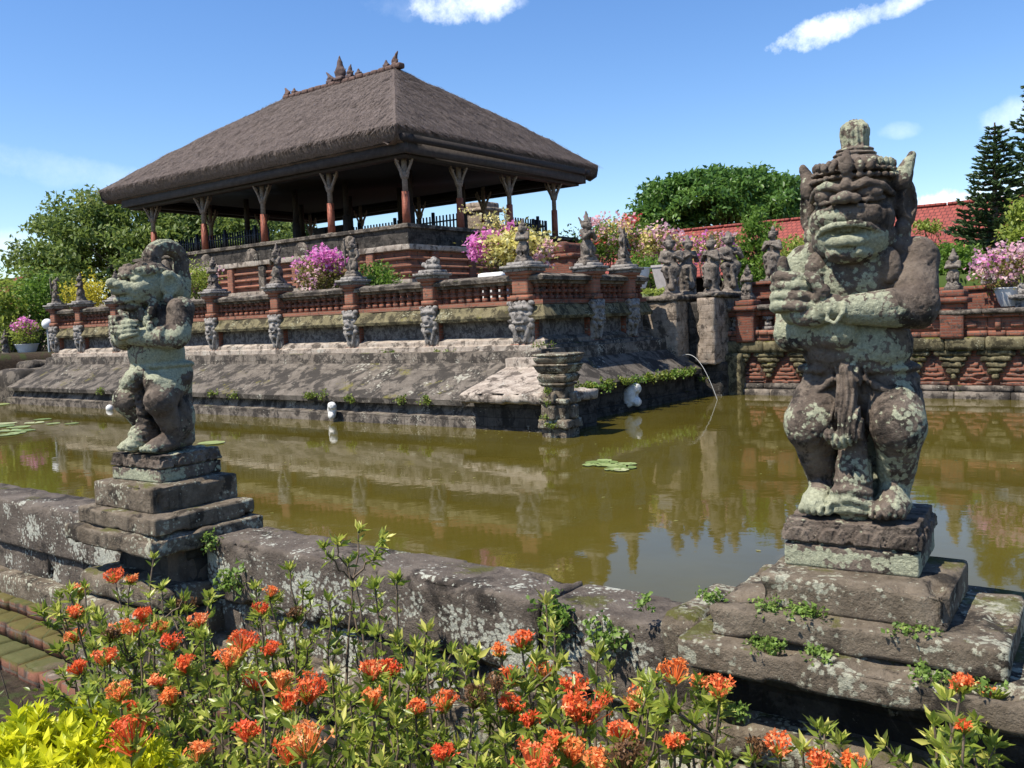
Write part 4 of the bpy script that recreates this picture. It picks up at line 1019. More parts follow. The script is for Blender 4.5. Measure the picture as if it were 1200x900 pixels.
def statue(name, label, loc, rz, body, disp, base, h, blobs, seed, scale, bdisp):
    t = thing(name, label, 'statue', loc)
    body = [q[:-1]+(max(.0025, q[-1]*.6),) for q in body]
    V, Fq = sculpt(body, h, disp=lambda P: disp(P)+np.clip(fbm(P*60, seed+3, 2)-.62, 0, 1)*.025+np.clip(fbm(P*14, seed+8, 3)-.66, 0, 1)*.04, seed=seed, amp=.0030, freq=26)
    m = MB(); m.add(V*np.array(scale)+np.array(loc), Fq, wear_at(V, blobs, seed)); b = m.build('body', M['statue'], t, True)
    V, Fq = sculpt(base, h*.8, disp=bdisp, seed=seed+1, amp=.0026, freq=24)
    m = MB(); m.add(V+np.array(loc), Fq, wear_at(V, [((.08, -.2, -.14), (.14, .15, .04), .35), ((0, -.2, -.05), (.4, .3, .06), -.45)], seed+2)); m.build('lotus_base', M['statue'], t, True)
    t.rotation_euler = (0, 0, rz)
    return t
RLOC = (-.965, 3.335, -.735)
statue('guardian_statue', 'large squat grimacing stone statue with folded arms and topknot on the right pedestal', RLOC, R(6), proportion(big_body())+big_head(), big_disp,
       lotus_base(.235, .225, .18, 1), .0052,
       [((.22, -.02, .82), (.12, .16, .17), -1.6), ((-.18, -.02, .86), (.14, .12, .13), .7), ((-.04, -.1, .84), (.12, .12, .08), .4), ((-.08, -.16, 1.12), (.10, .2, .10), .5), ((.0, -.2, 1.02), (.13, .12, .05), .55), ((.13, -.1, 1.16), (.09, .2, .10), -.8), ((-.09, -.2, 1.225), (.06, .1, .02), .6), ((0, 0, .48), (.3, .3, .10), -.7), ((0, 0, 1.31), (.2, .2, .05), -.3), ((0, -.02, 1.42), (.08, .08, .06), .35),
        ((.12, -.1, .42), (.16, .2, .09), .35), ((-.17, -.16, .36), (.1, .1, .1), .5), ((0, -.1, .03), (.3, .2, .07), .6), ((.05, -.2, .7), (.15, .1, .05), .45), ((-.01, -.25, .765), (.10, .1, .06), .75), ((.28, .05, .5), (.1, .15, .12), -1.2), ((0, -.05, .63), (.25, .2, .06), -.35), ((-.1, -.1, .2), (.14, .2, .1), -.5)], 5, (.89, .92, .938), lotus_disp(.235, .225, .18))
# ---- the left statue: jutting muzzle, loop of hair, both arms folded on the chest
def loop_body():
    p = [('e', (0, .02, .46), (.20, .16, .13), .05), ('e', (0, -.02, .60), (.185, .155, .15), .05), ('e', (0, 0, .78), (.20, .135, .14), .05), ('b', (0, .08, .22), (.13, .07, .22), .05, .05)]
    p += sy([('c', (.10, 0, .44), (.155, -.13, .31), .12, .095, .04), ('c', (.155, -.12, .30), (.12, -.02, .09), .082, .058, .03), ('e', (.158, -.175, .315), (.062, .045, .065), .025), ('e', (.13, .05, .19), (.07, .07, .12), .04),
             ('e', (.12, -.11, .035), (.062, .13, .045), .025), ('c', (.12, -.03, .08), (.12, -.15, .05), .052, .04, .02)])
    for i in range(5): p += sy([('e', (.075+.023*i, -.225+.01*abs(i-1.2), .024), (.013, .03, .02), .005)])
    for k in range(22):
        a = 2*math.pi*k/22; p.append(('e', (.182*math.cos(a), .010+.145*math.sin(a), .52), (.036, .032, .02), .01))
    p += sy([('c', (.03, -.16, .50), (.18, -.10, .41), .03, .025, .015), ('c', (.18, -.10, .41), (.20, .03, .43), .025, .025, .015), ('e', (.12, -.14, .42), (.08, .05, .06), .03)])
    p += [('e', (0, -.19, .44), (.06, .06, .07), .02), ('e', (-.03, -.225, .42), (.03, .03, .04), .01), ('e', (.04, -.22, .46), (.03, .03, .035), .01), ('c', (0, -.15, .38), (0, -.14, .14), .04, .032, .02), ('e', (0, -.185, .09), (.07, .06, .075), .02), ('e', (0, -.23, .05), (.055, .05, .045), .02), ('b', (0, -.12, .10), (.05, .06, .1), .03, .03)]
    # arms folded
    p += sy([('c', (.205, .02, .85), (.255, -.04, .71), .082, .07, .03), ('c', (.25, -.06, .69), (.05, -.205, .70), .072, .052, .025), ('e', (.215, .02, .87), (.075, .075, .06), .03)])
    for s, dz in ((-1, .0), (1, .03)):
        p.append(('e', (s*.03, -.23, .725+dz), (.055, .038, .045), .015))
        for i in range(4): p += chain([(s*.02-.012*s*i, -.245, .70+dz+.03*i), (-s*.05, -.27+.004*i, .705+dz+.028*i), (-s*.10, -.25, .715+dz+.026*i), (-s*.125, -.225, .72+dz+.024*i)], [.017, .016, .015, .012], .004)
        p += chain([(s*.06, -.24, .76+dz), (s*.04, -.255, .80+dz), (s*.015, -.26, .825+dz)], [.02, .017, .013], .005)
    p += sy([('e', (.16, -.16, .74), (.022, .03, .055), .006), ('e', (.24, -.09, .70), (.02, .08, .075), .01)])
    # collar leaves and ear drops
    for a in np.linspace(-1.15, 1.15, 7): p.append(('e', (.13*math.sin(a), -.02-.13*math.cos(a), .855-.02*math.cos(a)), (.032, .022, .045), .008))
    p += sy([('e', (.11, -.10, .90), (.03, .03, .04), .01), ('e', (.13, -.13, .845), (.028, .024, .045), .008), ('e', (.12, -.16, .79), (.02, .02, .035), .006)])
    # head, jutting forward
    p += [('e', (0, -.05, 1.015), (.135, .15, .135), .03), ('e', (0, -.13, .965), (.115, .12, .085), .03), ('e', (0, -.20, .99), (.085, .085, .055), .025), ('e', (0, .03, .90), (.12, .10, .10), .04)]
    p += sy([('e', (.08, -.135, .99), (.05, .075, .055), .025), ('-e', (.062, -.19, 1.045), (.045, .035, .022), .01), ('e', (.062, -.168, 1.045), (.042, .036, .027), .003), ('c', (.015, -.215, 1.072), (.12, -.12, 1.082), .021, .017, .004), ('c', (.03, -.225, 1.018), (.12, -.13, 1.012), .015, .014, .004),
             ('c', (.03, -.262, 1.0), (.105, -.16, .98), .018, .016, .004), ('e', (.03, -.275, 1.012), (.026, .028, .021), .004), ('e', (.10, -.08, 1.11), (.03, .03, .03), .01), ('e', (.07, -.13, 1.12), (.03, .03, .028), .01)])
    p += [('e', (0, -.285, 1.025), (.032, .04, .03), .005), ('e', (0, -.20, 1.075), (.025, .03, .03), .01)]
    p += chain([(-.085, -.18, .962), (-.04, -.255, .975), (0, -.27, .978), (.04, -.255, .975), (.085, -.18, .962)], [.013, .019, .021, .019, .013], .003)
    p += chain([(-.075, -.18, .93), (-.04, -.24, .922), (0, -.255, .92), (.04, -.24, .922), (.075, -.18, .93)], [.013, .021, .024, .021, .013], .003)
    p += [('-c', (-.065, -.245, .948), (.065, -.245, .948), .012, .012, .006), ('e', (0, -.19, .885), (.06, .05, .032), .02)]
    p += sy([('e', (.145, .0, 1.015), (.034, .072, .085), .006), ('-e', (.180, -.012, 1.015), (.028, .045, .055), .006), ('e', (.150, -.02, .925), (.028, .034, .034), .012), ('e', (.10, .07, 1.0), (.05, .06, .08), .02)])
    for k in range(14):
        a = math.pi*(.08+.84*k/13); p.append(('e', (.135*math.cos(a), -.05-.14*math.sin(a), 1.10), (.024, .022, .026), .006))
    for s in range(3): p.append(('e', (0, -.055+.006*s, 1.105+.012*s), (.128-.026*s, .128-.026*s, .026), .008))
    hr = np.random.default_rng(12)
    for k in range(60):
        th, ph = hr.uniform(-.2, 3.34), hr.uniform(.15, 1.5); q = (.138*math.cos(th)*math.sin(ph), -.02+.135*math.sin(th)*math.sin(ph), 1.02+.115*math.cos(ph)); p.append(('e', q, (.022, .022, .018), .003))
    # loop of hair curling back over the crown
    arc = [(0, .095+.110*math.cos(a), 1.160+.095*math.sin(a)) for a in np.linspace(math.pi*1.02, -.12*math.pi, 9)]
    arc = [(0, -.03, 1.07)]+arc+[(0, .21, 1.06), (0, .19, .96), (0, .14, .86)]
    p += chain(arc, [.080]+[.056, .053, .050, .048, .047, .046, .046, .046, .046]+[.048, .056, .06], .004)
    for zz in (1.112, 1.128): p.append(('e', (0, -.02, zz), (.074, .066, .011), .004))
    return p
def loop_disp(P):
    x, y, z = P[:, 0], P[:, 1], P[:, 2]; d = np.zeros(len(P))
    m = (z > 1.12); d = np.where(m, .0045*np.sin(x*260), d)
    m = (z > 1.0) & (y > .1); d = np.where(m, .0045*np.sin(x*260), d)
    m = (y < -.12) & (np.abs(x) < .08) & (z > .02) & (z < .4); d = np.where(m, .003*np.sin(z*180+np.abs(x)*60), d)
    return d
LLOC = (-5.13, 3.14, -.715)
statue('guardian_statue', 'stone statue facing left with a thick loop of hair, on the left pedestal', LLOC, R(4), loop_body(), loop_disp, lotus_base(.255, .235, .17, 3), .0062,
       [((0, 0, .7), (.6, .6, .8), .22), ((.22, 0, .82), (.09, .16, .1), -1.3), ((0, -.15, .72), (.3, .15, .06), .4), ((.2, 0, .50), (.12, .2, .12), .75), ((.24, .08, .44), (.1, .12, .05), -1.6), ((.1, -.1, .25), (.25, .2, .17), -.8), ((-.2, 0, .8), (.14, .15, .15), .5), ((0, -.1, 1.12), (.2, .2, .08), -.5), ((0, -.2, 0), (.3, .15, .06), .6), ((.15, -.13, .3), (.07, .07, .06), -.2)], 9, (1, 1, 1), lotus_disp(.255, .235, .17))

# ------------------------------------------------------------------ small figures of the island and the far bank
def small_body(kind):
    p = [('e', (0, 0, .36), (.13, .11, .12), .04), ('e', (0, 0, .56), (.13, .10, .14), .04), ('b', (0, .06, .18), (.11, .06, .18), .03, .04), ('b', (0, 0, -.05), (.2, .18, .06), .03, .02), ('b', (0, 0, .03), (.16, .15, .05), .02, .02)]
    p += sy([('c', (.07, 0, .34), (.10, -.08, .22), .085, .07, .03), ('c', (.10, -.08, .22), (.085, -.02, .08), .065, .05, .02), ('e', (.085, -.08, .09), (.05, .09, .035), .02)])
    p += [('c', (0, -.10, .38), (0, -.12, .12), .045, .04, .02), ('e', (0, -.03, .77), (.095, .10, .105), .03), ('e', (0, -.10, .73), (.06, .05, .045), .02), ('e', (0, .02, .66), (.09, .08, .06), .03)]
    p += sy([('e', (.105, 0, .76), (.03, .04, .06), .01), ('e', (.04, -.11, .80), (.025, .02, .02), .006)])
    if kind == 0:
        p += sy([('c', (.14, 0, .65), (.17, -.04, .52), .055, .048, .02), ('c', (.17, -.04, .52), (.02, -.15, .53), .048, .04, .02)])
        p += [('e', (0, 0, .86), (.09, .09, .04), .01), ('c', (0, 0, .88), (0, .01, .99), .05, .03, .02)]
    elif kind == 1:
        p += [('c', (.14, 0, .65), (.20, -.02, .50), .055, .045, .02), ('c', (.20, -.02, .50), (.16, -.10, .40), .045, .04, .02), ('c', (-.14, 0, .65), (-.19, -.08, .60), .055, .05, .02), ('c', (-.19, -.08, .60), (-.13, -.14, .74), .045, .038, .02), ('c', (-.13, -.15, .30), (-.13, -.16, .95), .03, .03, .01)]
        p += [('e', (0, 0, .87), (.08, .08, .05), .01), ('c', (.0, .03, .88), (.0, .10, .97), .055, .04, .02), ('c', (.0, .10, .97), (.0, .14, .86), .04, .03, .02)]
    else:
        p += sy([('c', (.13, 0, .64), (.14, -.10, .50), .055, .045, .02), ('c', (.14, -.10, .50), (.04, -.16, .60), .045, .04, .02)])
        p += [('c', (0, -.02, .85), (0, 0, 1.06), .07, .02, .02), ('e', (0, 0, .86), (.10, .10, .03), .01)]
        p += sy([('c', (.10, .03, .82), (.16, .06, .95), .04, .015, .01)])
    return p
def tall_body(v):
    s = 1 if v else -1
    p = [('b', (0, 0, -.04), (.26, .24, .06), .03, .02), ('e', (0, 0, .05), (.2, .2, .08), .03), ('c', (-.07, 0, .1), (-.10*s, -.02, .75), .10, .14, .06), ('c', (.07, 0, .1), (.09*s, -.02, .75), .10, .14, .06), ('e', (-.02*s, 0, .82), (.20, .15, .16), .06),
         ('e', (0, 0, 1.02), (.13, .11, .16), .06), ('e', (.02*s, 0, 1.20), (.18, .12, .14), .05), ('c', (.02*s, 0, 1.25), (.03*s, -.02, 1.42), .06, .06, .03), ('e', (.03*s, -.03, 1.48), (.10, .11, .13), .03), ('e', (.03*s, -.12, 1.45), (.04, .04, .04), .02)]
    p += [('c', (.19, 0, 1.27), (.25, -.03, 1.02), .065, .055, .03), ('c', (.25, -.03, 1.02), (.10, -.16, 1.15), .052, .045, .02), ('c', (-.17, 0, 1.27), (-.23, -.03, 1.03), .065, .055, .03), ('c', (-.23, -.03, 1.03), (-.05, -.17, 1.18 if v else .95), .052, .045, .02)]
    p += [('e', (.03*s, 0, 1.58), (.12, .12, .05), .01), ('c', (.03*s, 0, 1.6), (.03*s, .02, 1.78), .08, .03, .02), ('b', (.0, .15, .6), (.12, .05, .55), .04, .05), ('c', (0, -.14, .85), (.02, -.17, .2), .05, .08, .03)]
    p += [('e', (.03*s+.12*a, .02, 1.55), (.03, .04, .09), .02) for a in (-1, 1)]
    for k in range(6): p.append(('e', (.1*math.sin(k*2.2), -.14, .3+k*.1), (.05, .05, .05), .02))
    return p
def folds(P): return .012*np.sin(P[:, 0]*60+P[:, 2]*10)*((P[:, 2] > .15) & (P[:, 2] < .75))
FIG = {}
def figure(kind, label, loc, rz, sc=1.0, group=None, name='stone_figure'):
    if kind not in FIG:
        V, Fq = sculpt(tall_body(kind-10), .024, disp=folds, seed=kind, amp=.014, freq=12) if kind >= 10 else sculpt(small_body(kind), .017, seed=kind, amp=.013, freq=14)
        m = MB(); m.add(V*(np.array([1.3, 1.25, 1.0]) if kind >= 10 else 1.0), Fq); o = m.build(name, M['figure'], None, True); tag(o, label, 'statue', group); FIG[kind] = o
        o.location = tuple(loc); o.rotation_euler = (0, 0, rz); o.scale = (sc,)*3
    else:
        o = dup(FIG[kind], loc, rz, sc, label, group)
        if not group and 'group' in o: del o['group']
    return o
G1 = 'small stone figures on the balustrade posts'
ZB = 1.47
names = [(0, 0, 1.0, 'crowned stone dwarf figure on the corner post of the balustrade, below the big bougainvillea'),
         None,
         (1, .2, 1.08, 'slim stone figure with a staff right of the potted magenta bougainvillea'),
         (2, -.1, 1.12, 'pointed-crown stone figure on the post left of the magenta bougainvillea'),
         (0, .3, 1.0, 'stone dwarf figure beside the pale green potted bush on the balustrade'),
         (1, 0, .95, 'stone figure with a staff half hidden behind the hair-loop statue'),
         (2, .2, .95, 'pointed-crown stone figure on the balustrade just left of the hair-loop statue'),
         (0, -.2, 1.02, 'stone dwarf figure in front of the yellow shrub at the left end of the island'),
         (1, -.3, .98, 'stone figure with a staff on the leftmost post of the island balustrade')]
for i, x in enumerate(LX):
    if names[i]: kd, rz, sc, lb = names[i]; figure(kd, lb, (x, YW-.05, ZB), rz, sc, G1)
V, Fq = sculpt([('e', (0, 0, .08), (.24, .2, .1), .03), ('e', (-.08, -.05, .2), (.11, .1, .1), .03), ('e', (.1, 0, .22), (.12, .12, .11), .03), ('e', (.0, .05, .3), (.1, .1, .08), .03), ('c', (-.2, 0, .1), (-.3, -.05, .16), .08, .06, .03)], .02, seed=4, amp=.03, freq=9)
m = MB(); m.add(V+np.array([LX[1], YW, 1.42]), Fq); tag(recentre(m.build('broken_figure', M['carved'], None, True)), 'broken lump of a stone figure left on the second balustrade post from the corner', 'broken statue', G1)
figure(2, 'pointed-crown stone figure on the first post round the corner of the balustrade', (XW, RY[0], ZB), R(70), 1.22, G1)
figure(1, 'slumped stone figure with a staff on the second post round the corner', (XW, RY[1], ZB), R(80), 1.0, G1)
# ------------------------------------------------------------------ bridge pier and far bank wall
t = thing('bridge_pier', 'crumbling brown stone pier of the bridge between the island and the far wall', 'bridge pier', (-12, 25, WATER))
def pier(nm, x0, x1, y0, y1, z0, z1, seed, mat='piersto', r=.05, amp=.04, top=(1, 1)):
    m = MB(); sbox(m, x0, x1, y0, y1, z0, z1, r, amp, .09, seed, top=top, chip=.08, nf=2.5); return m.build(nm, M[mat], t, True)
pier('pier_block', -13.75, -12.05, 23.9, 26.6, -3.0, .36, 501); pier('pier_cap', -13.8, -11.98, 23.85, 26.6, .34, .52, 502, 'islestone', .03, .02)
pier('pier_block', -12.05, -11.62, 24.6, 26.6, -3.0, .30, 503, 'darkstone'); pier('pier_block', -11.66, -11.1, 24.4, 26.6, -1.55, .42, 504); pier('pier_cap', -11.72, -10.98, 24.44, 26.6, .40, .54, 505, 'islestone', .03, .02)
pier('pier_foot', -12.2, -11.05, 24.75, 26.6, -3.0, -1.5, 506, 'darkstone'); pier('pier_foot', -12.0, -11.25, 24.5, 25.5, -1.5, -.9, 507, 'darkstone', top=(.7, .8))
m = MB(); box(m, -60, -12.05, 26.6, 29.0, -2.9, .38); m.build('bridge_deck', M['islestone'], t)
figure(10, 'tall stone figure with headdress standing at the left edge of the bridge pier', (-12.62, 24.75, .55), R(25), 1.0, 'tall stone figures on the bridge pier')
figure(11, 'tall weathered stone figure with joined hands on the right end of the bridge pier', (-11.33, 24.75, .56), R(-20), .93, 'tall stone figures on the bridge pier')
figure(11, 'tall stone figure standing close behind the left pier figure', (-12.55, 25.7, .55), R(60), 1.02, 'tall stone figures on the bridge pier')
figure(10, 'tall stone figure in the back row behind the right pier figure', (-11.35, 26.2, .55), R(40), 1.05, 'tall stone figures on the bridge pier')
m = MB(); sbox(m, -11.0, -10.0, 26.9, 27.8, -.62, .75, .03, .02, .1, 511); sbox(m, -11.1, -9.9, 26.8, 27.9, .3, .42, .02, .02, .1, 512); sbox(m, -11.12, -9.88, 26.78, 27.92, .74, .86, .02, .02, .1, 513)
tag(recentre(m.build('brick_plinth', M['brickdk'], None, True)), 'tall red brick plinth carrying a figure behind the bridge pier', 'plinth')
figure(11, 'tall stone figure high on the red brick plinth behind the pier', (-10.45, 27.3, .9), R(-10), .92, 'tall stone figures on the bridge pier')

FW = 25.5
t = thing('bank_wall', 'red brick and moss-stained stone wall of the far bank with hanging stone triangles', 'brick wall', (0, FW, WATER))
def run(nm, x0, x1, y0, y1, z0, z1, mat, seed, w_=1.4, r=.02, amp=.015, cell=.14):
    m = MB(); x = x0; k = 0
    while x < x1-.02:
        e = min(x1, x+w_*RNG.uniform(.8, 1.25)); sbox(m, x, e-.012, y0+RNG.uniform(-.012, .012), y1, z0+RNG.uniform(-.008, .008), z1+RNG.uniform(-.012, .012), r, amp, cell, seed+k); x = e; k += 1
    return m.build(nm, M[mat], t, True)
XA, XB, XC = -11.2, -6.6, 12.0
run('base_ledge', XA, XC, FW-.22, FW+.3, -2.9, -2.32, 'islestone', 520, 1.6, .03, .025); run('base_ledge', XA, XC, FW-.12, FW+.3, -2.33, -2.16, 'islestone', 540, 1.3, .03, .02)
m = MB(); box(m, XA, XC, FW+.02, FW+.3, -2.2, -1.2); m.build('brick_field', M['brick'], t)
m = MB(); k = 0
for xc in np.arange(XA+.30, XC, .985):
    for i, (hw, z0, z1) in enumerate(((.44, -1.40, -1.24), (.34, -1.55, -1.41), (.25, -1.70, -1.56), (.16, -1.85, -1.71), (.08, -2.0, -1.86))):
        sbox(m, xc-hw+RNG.uniform(-.02, .02), xc+hw+RNG.uniform(-.02, .02), FW-.14+.012*i, FW+.1, z0, z1, .04, .035, .06, 560+k, chip=.12); k += 1
m.build('hanging_triangles', M['mossy'], t, True)
m = MB(); k = 0
for xc in np.arange(XA+.30+.4925, XC, .985):
    for hw, z0, z1 in ((.40, -2.18, -2.06), (.33, -2.06, -1.95), (.26, -1.95, -1.83), (.18, -1.83, -1.70), (.10, -1.70, -1.56)):
        sbox(m, xc-hw, xc+hw, FW-.03, FW+.1, z0, z1, .02, .022, .07, 700+k, chip=.1); k += 1
m.build('brick_triangles', M['brick'], t, True)
run('stone_cornice', XA, XC, FW-.20, FW+.3, -1.26, -.92, 'mossy', 800, 1.1, .04, .025); run('brick_band', XA, XC, FW-.10, FW+.3, -.93, -.76, 'brick', 830, .5, .02, .012)
run('brick_course', XA, XB, FW-.16, FW+.3, -.76, -.60, 'brickbright', 860, .26, .015, .01, .1)
m = MB(); n = int((XB-XA)/.46)
for k in range(n):
    x = XA+(k+.5)*(XB-XA)/n
    box(m, x-.17, x+.17, FW-.02, FW+.16, -.60, -.50); box(m, x-.09, x+.09, FW-.02, FW+.15, -.50, -.36); box(m, x-.05, x+.05, FW-.04, FW+.14, -.36, -.22); box(m, x-.15, x+.15, FW-.03, FW+.16, -.30, -.20)
m.build('pierced_lattice', M['carved'], t)
m = MB(); box(m, XA, XB, FW+.2, FW+.28, -.62, -.16); m.build('lattice_backing', M['brickdk'], t)
run('coping', XA, XB, FW-.10, FW+.3, -.19, -.02, 'brickdk', 900, .5, .02, .015); run('coping', XA, XB, FW-.20, FW+.32, -.025, .13, 'islestone', 920, 1.0, .04, .02)
run('brick_course', XB, XC, FW-.06, FW+.3, -.77, -.42, 'brick', 940, 2.2, .01, .008)
m = MB()
for x in np.arange(XB+.5, XC, 1.05): box(m, x, x+.12, FW-.12, FW, -.74, -.45); box(m, x+.35, x+.62, FW-.10, FW, -.68, -.56)
m.build('brick_relief', M['brickbright'], t)
run('coping', XB, XC, FW-.16, FW+.3, -.43, -.34, 'brickdk', 960, .6, .02, .012); run('coping', XB, XC, FW-.26, FW+.32, -.345, -.20, 'islestone', 980, 1.2, .04, .02)
def bankpost(x, lab_fig, kind, fz, sc, mat='brickdk', hz=.30):
    m = MB(); sbox(m, x-.28, x+.28, FW-.24, FW+.36, -.95, -.02, .015, .012, .09, int(abs(x)*31)); sbox(m, x-.38, x+.38, FW-.34, FW+.42, -.04, .12, .03, .02, .09, int(abs(x)*33)); sbox(m, x-.3, x+.3, FW-.28, FW+.36, .11, hz, .03, .02, .09, int(abs(x)*35))
    m.build('post', M[mat], t, True)
    figure(kind, lab_fig, (x, FW+.05, hz+.1), R(-10), sc, 'small stone figures on the far bank wall')
bankpost(-10.55, 'small stone dwarf figure on the brick post just right of the bridge pier', 0, .3, .92)
bankpost(-9.35, 'small stone figure on a red block half hidden by the large statue’s hand'.replace('’', "'"), 2, .3, .85)
bankpost(-4.98, 'small stone dwarf figure on the far wall just right of the large statue\'s shoulder', 0, .3, .95)
m = MB(); sbox(m, XA-.02, XA+.55, FW-.35, FW+.3, -2.6, -1.25, .06, .05, .1, 990); m.build('end_buttress', M['mossy'], t, True)
# second low wall with small carved stones behind, at the right
m = MB(); sbox(m, -6.0, 10, 28.0, 28.5, -.7, .30, .03, .02, .3, 991); sbox(m, -6.0, 10, 27.95, 28.55, .28, .42, .03, .02, .3, 992)
tag(recentre(m.build('garden_wall', M['brickdk'], None, True)), 'dark low garden wall behind the far bank at the right', 'garden wall')
V, Fq = sculpt([('b', (0, 0, .1), (.2, .12, .1), .04, .02), ('e', (0, 0, .28), (.2, .1, .18), .03), ('-e', (0, -.1, .28), (.1, .06, .1), .02)], .02, seed=3, amp=.012)
first = None
for k, x in enumerate(np.arange(-4.6, -1.4, .52)):
    if first is None:
        m = MB(); m.add(V, Fq); first = tag(m.build('carved_stone', M['carved'], None, True), 'small rounded carved stone in the row on the dark garden wall at the right', 'carved stone', 'carved stones along the garden wall'); first.location = (x, 28.25, .43)
    else: dup(first, (x, 28.25, .43))
m = MB(); sbox(m, -3.75, -3.05, 26.4, 27.0, -.7, .02, .03, .02, .1, 995, top=(.85, .85)); sbox(m, -3.85, -2.95, 26.3, 27.1, .0, .12, .03, .02, .1, 996)
V2, F2 = sculpt([('b', (0, 0, .06), (.26, .2, .07), .03, .03), ('e', (0, 0, .22), (.16, .14, .16), .03), ('c', (0, 0, .3), (0, 0, .52), .08, .03, .02), ('e', (-.2, 0, .2), (.08, .08, .12), .02), ('e', (.2, 0, .2), (.08, .08, .12), .02)], .02, seed=6, amp=.02)
m.add(V2+np.array([-3.4, 26.7, .12]), F2)
tag(recentre(m.build('offering_pedestal', M['carved'], None, True)), 'small carved offering pedestal on the bank beside the pink potted bougainvillea at the right', 'shrine')
m = MB(); sbox(m, -2.9, -1.2, FW-.95, FW-.25, -2.9, -2.22, .12, .03, .1, 997)
tag(recentre(m.build('stone_block', M['pale'], None, True)), 'pale rounded stone block in the water at the foot of the far wall, right edge', 'stone block')

# ------------------------------------------------------------------ white carved spouts and hose
V, Fq = sculpt([('e', (0, 0, .26), (.13, .10, .22), .03), ('e', (.06, -.05, .38), (.12, .10, .11), .03), ('e', (.05, -.08, .12), (.10, .08, .09), .03), ('-e', (.03, -.12, .27), (.045, .1, .06), .02), ('e', (-.06, .05, .2), (.1, .12, .2), .03)], .014, seed=8, amp=.012)
m = MB(); m.add(V, Fq); sp = tag(m.build('carved_spout', M['spout'], None, True), 'white carved curled spout on the front waterline of the island', 'water spout', 'white carved spouts around the island'); sp.location = (-18.1, 15.93, WATER+.05)
o = dup(sp, (-11.62, 20.4, WATER+.08), R(75), 1.35, 'large white carved spout on the shaded right waterline of the island')
ws = at(115, 537, 2, WATER)
m = MB(); ball(m, (0, 0, .05), (.13, .12, .13), 12); o = tag(m.build('float_ball', M['spout'], None, True), 'small round white ball at the waterline left of the hair-loop statue', 'float'); q = at(115, 480, 2, WATER+.05); o.location = (float(q[0]), 15.9, WATER)
m = MB(); pts = []
for s in np.linspace(0, 1, 24):
    pts.append((-11.9+1.15*s, 23.9-.2*s, -1.25-1.25*s*s+.14*math.sin(s*3.14)))
tube(m, pts, .008, 5); tag(recentre(m.build('hose', M['cable'])), 'thin pale hose arching from the island edge down to the water', 'hose')

# ------------------------------------------------------------------ lily pads
def pad(r, seed):
    rr = np.random.default_rng(seed); n = 18; a = np.linspace(.25, 2*math.pi-.05, n)
    q = r*(1+.05*rr.normal(size=n)); V = np.vstack([[0, 0, .006], np.stack([q*np.cos(a), q*np.sin(a), .012+.012*rr.random(n)], -1)])
    Fq = np.array([[0, i, i+1] for i in range(1, n)]); m = MB(); m.add(V, Fq, rr.random()); return m
lp = None
grpA, grpB = 'lily pads at the left edge of the pond', 'lily pads in the middle of the pond'
rr = np.random.default_rng(5)
def lily(x, y, r, grp, lab):
    global lp
    if lp is None:
        lp = []
        for k in range(4):
            o = pad(1.0, 30+k).build('lily_pad', M['lily']); tag(o, lab, 'lily pad', grp); lp.append([o, False])
    s = lp[rr.integers(4)]
    if not s[1]: o = s[0]; o.location = (x, y, WATER+.006); s[1] = True
    else: o = dup(s[0], (x, y, WATER+.006+.002*rr.random()))
    o['label'] = lab; o['group'] = grp; o.rotation_euler = (0, 0, rr.uniform(0, 6.28)); o.scale = (r, r, 1)
LA = 'flat green lily pad floating in the cluster at the far left of the pond'
for px, py, r in ((5, 497, .55), (22, 501, .5), (40, 496, .45), (12, 505, .5), (30, 505, .4), (50, 492, .4), (62, 497, .32), (84, 497, .3), (0, 500, .6), (8, 510, .45), (3, 468, .8), (-8, 475, .9), (20, 508, .35)):
    q = at(px, py, 2, WATER); lily(q[0], q[1], r*.62, grpA, LA)
LBl = 'small yellow-green lily pad floating in the patch right of the water pillar'
for px, py, r in ((697, 543, .16), (706, 546, .15), (714, 543, .15), (722, 547, .16), (730, 545, .14), (735, 549, .15), (718, 551, .14), (708, 541, .13), (728, 552, .13), (690, 546, .12), (738, 545, .12)):
    q = at(px, py, 2, WATER); lily(q[0], q[1], r, grpB, LBl)
q = at(247, 520, 2, WATER); lily(q[0], q[1], .3, grpA, 'single green lily pad floating right beside the base of the hair-loop statue')
rng = np.random.default_rng(17); m = MB(); n = 260
P = np.stack([rng.uniform(-26, -2, n), rng.uniform(4.2, 15.5, n), np.full(n, WATER+.006)], -1); P[:90, 1] = 15.9-rng.random(90)**2*1.2
leaves(m, P, .07, 1.0, .5, D=np.stack([rng.normal(size=n), rng.normal(size=n), np.zeros(n)], -1), rng=rng, fold=.02)
struct(m.build('floating_leaves', M['f_dry']), 'stuff')

# ------------------------------------------------------------------ buildings beyond
t = thing('long_house', 'long building with a red tiled roof behind the trees at the right', 'building', (-6, 50, BANK))
m = MB(); box(m, -40, 12, 46.2, 54, BANK, 2.6); m.build('wall', M['whitewall'], t)
y0, y1, zr = 45.0, 50.0, 4.88
m = MB(); 
def slab(x0, x1): 
    G = np.array([[(x, y0+(y1-y0)*s, 2.0+(zr-2.0)*s) for s in np.linspace(0, 1, 14)] for x in np.linspace(x0, x1, 60)]); sheet(m, G)
    G2 = np.array([[(x, y1+(y1-y0)*s, zr-(zr-2.0)*s) for s in np.linspace(0, 1, 6)] for x in np.linspace(x0, x1, 10)]); sheet(m, G2)
    box(m, x0, x1, y0-.05, y0+.1, 1.82, 1.99)
slab(-42, 14); rf = m.build('roof', M['tiles'], t)
m = MB(); x = -42
while x < 14: sbox(m, x, x+1.95, y1-.16, y1+.16, zr-.04, zr+.14, .05, .01, .2, int(x+90)); x += 2
m.build('ridge', M['tiles'], rf, True)
m = MB()
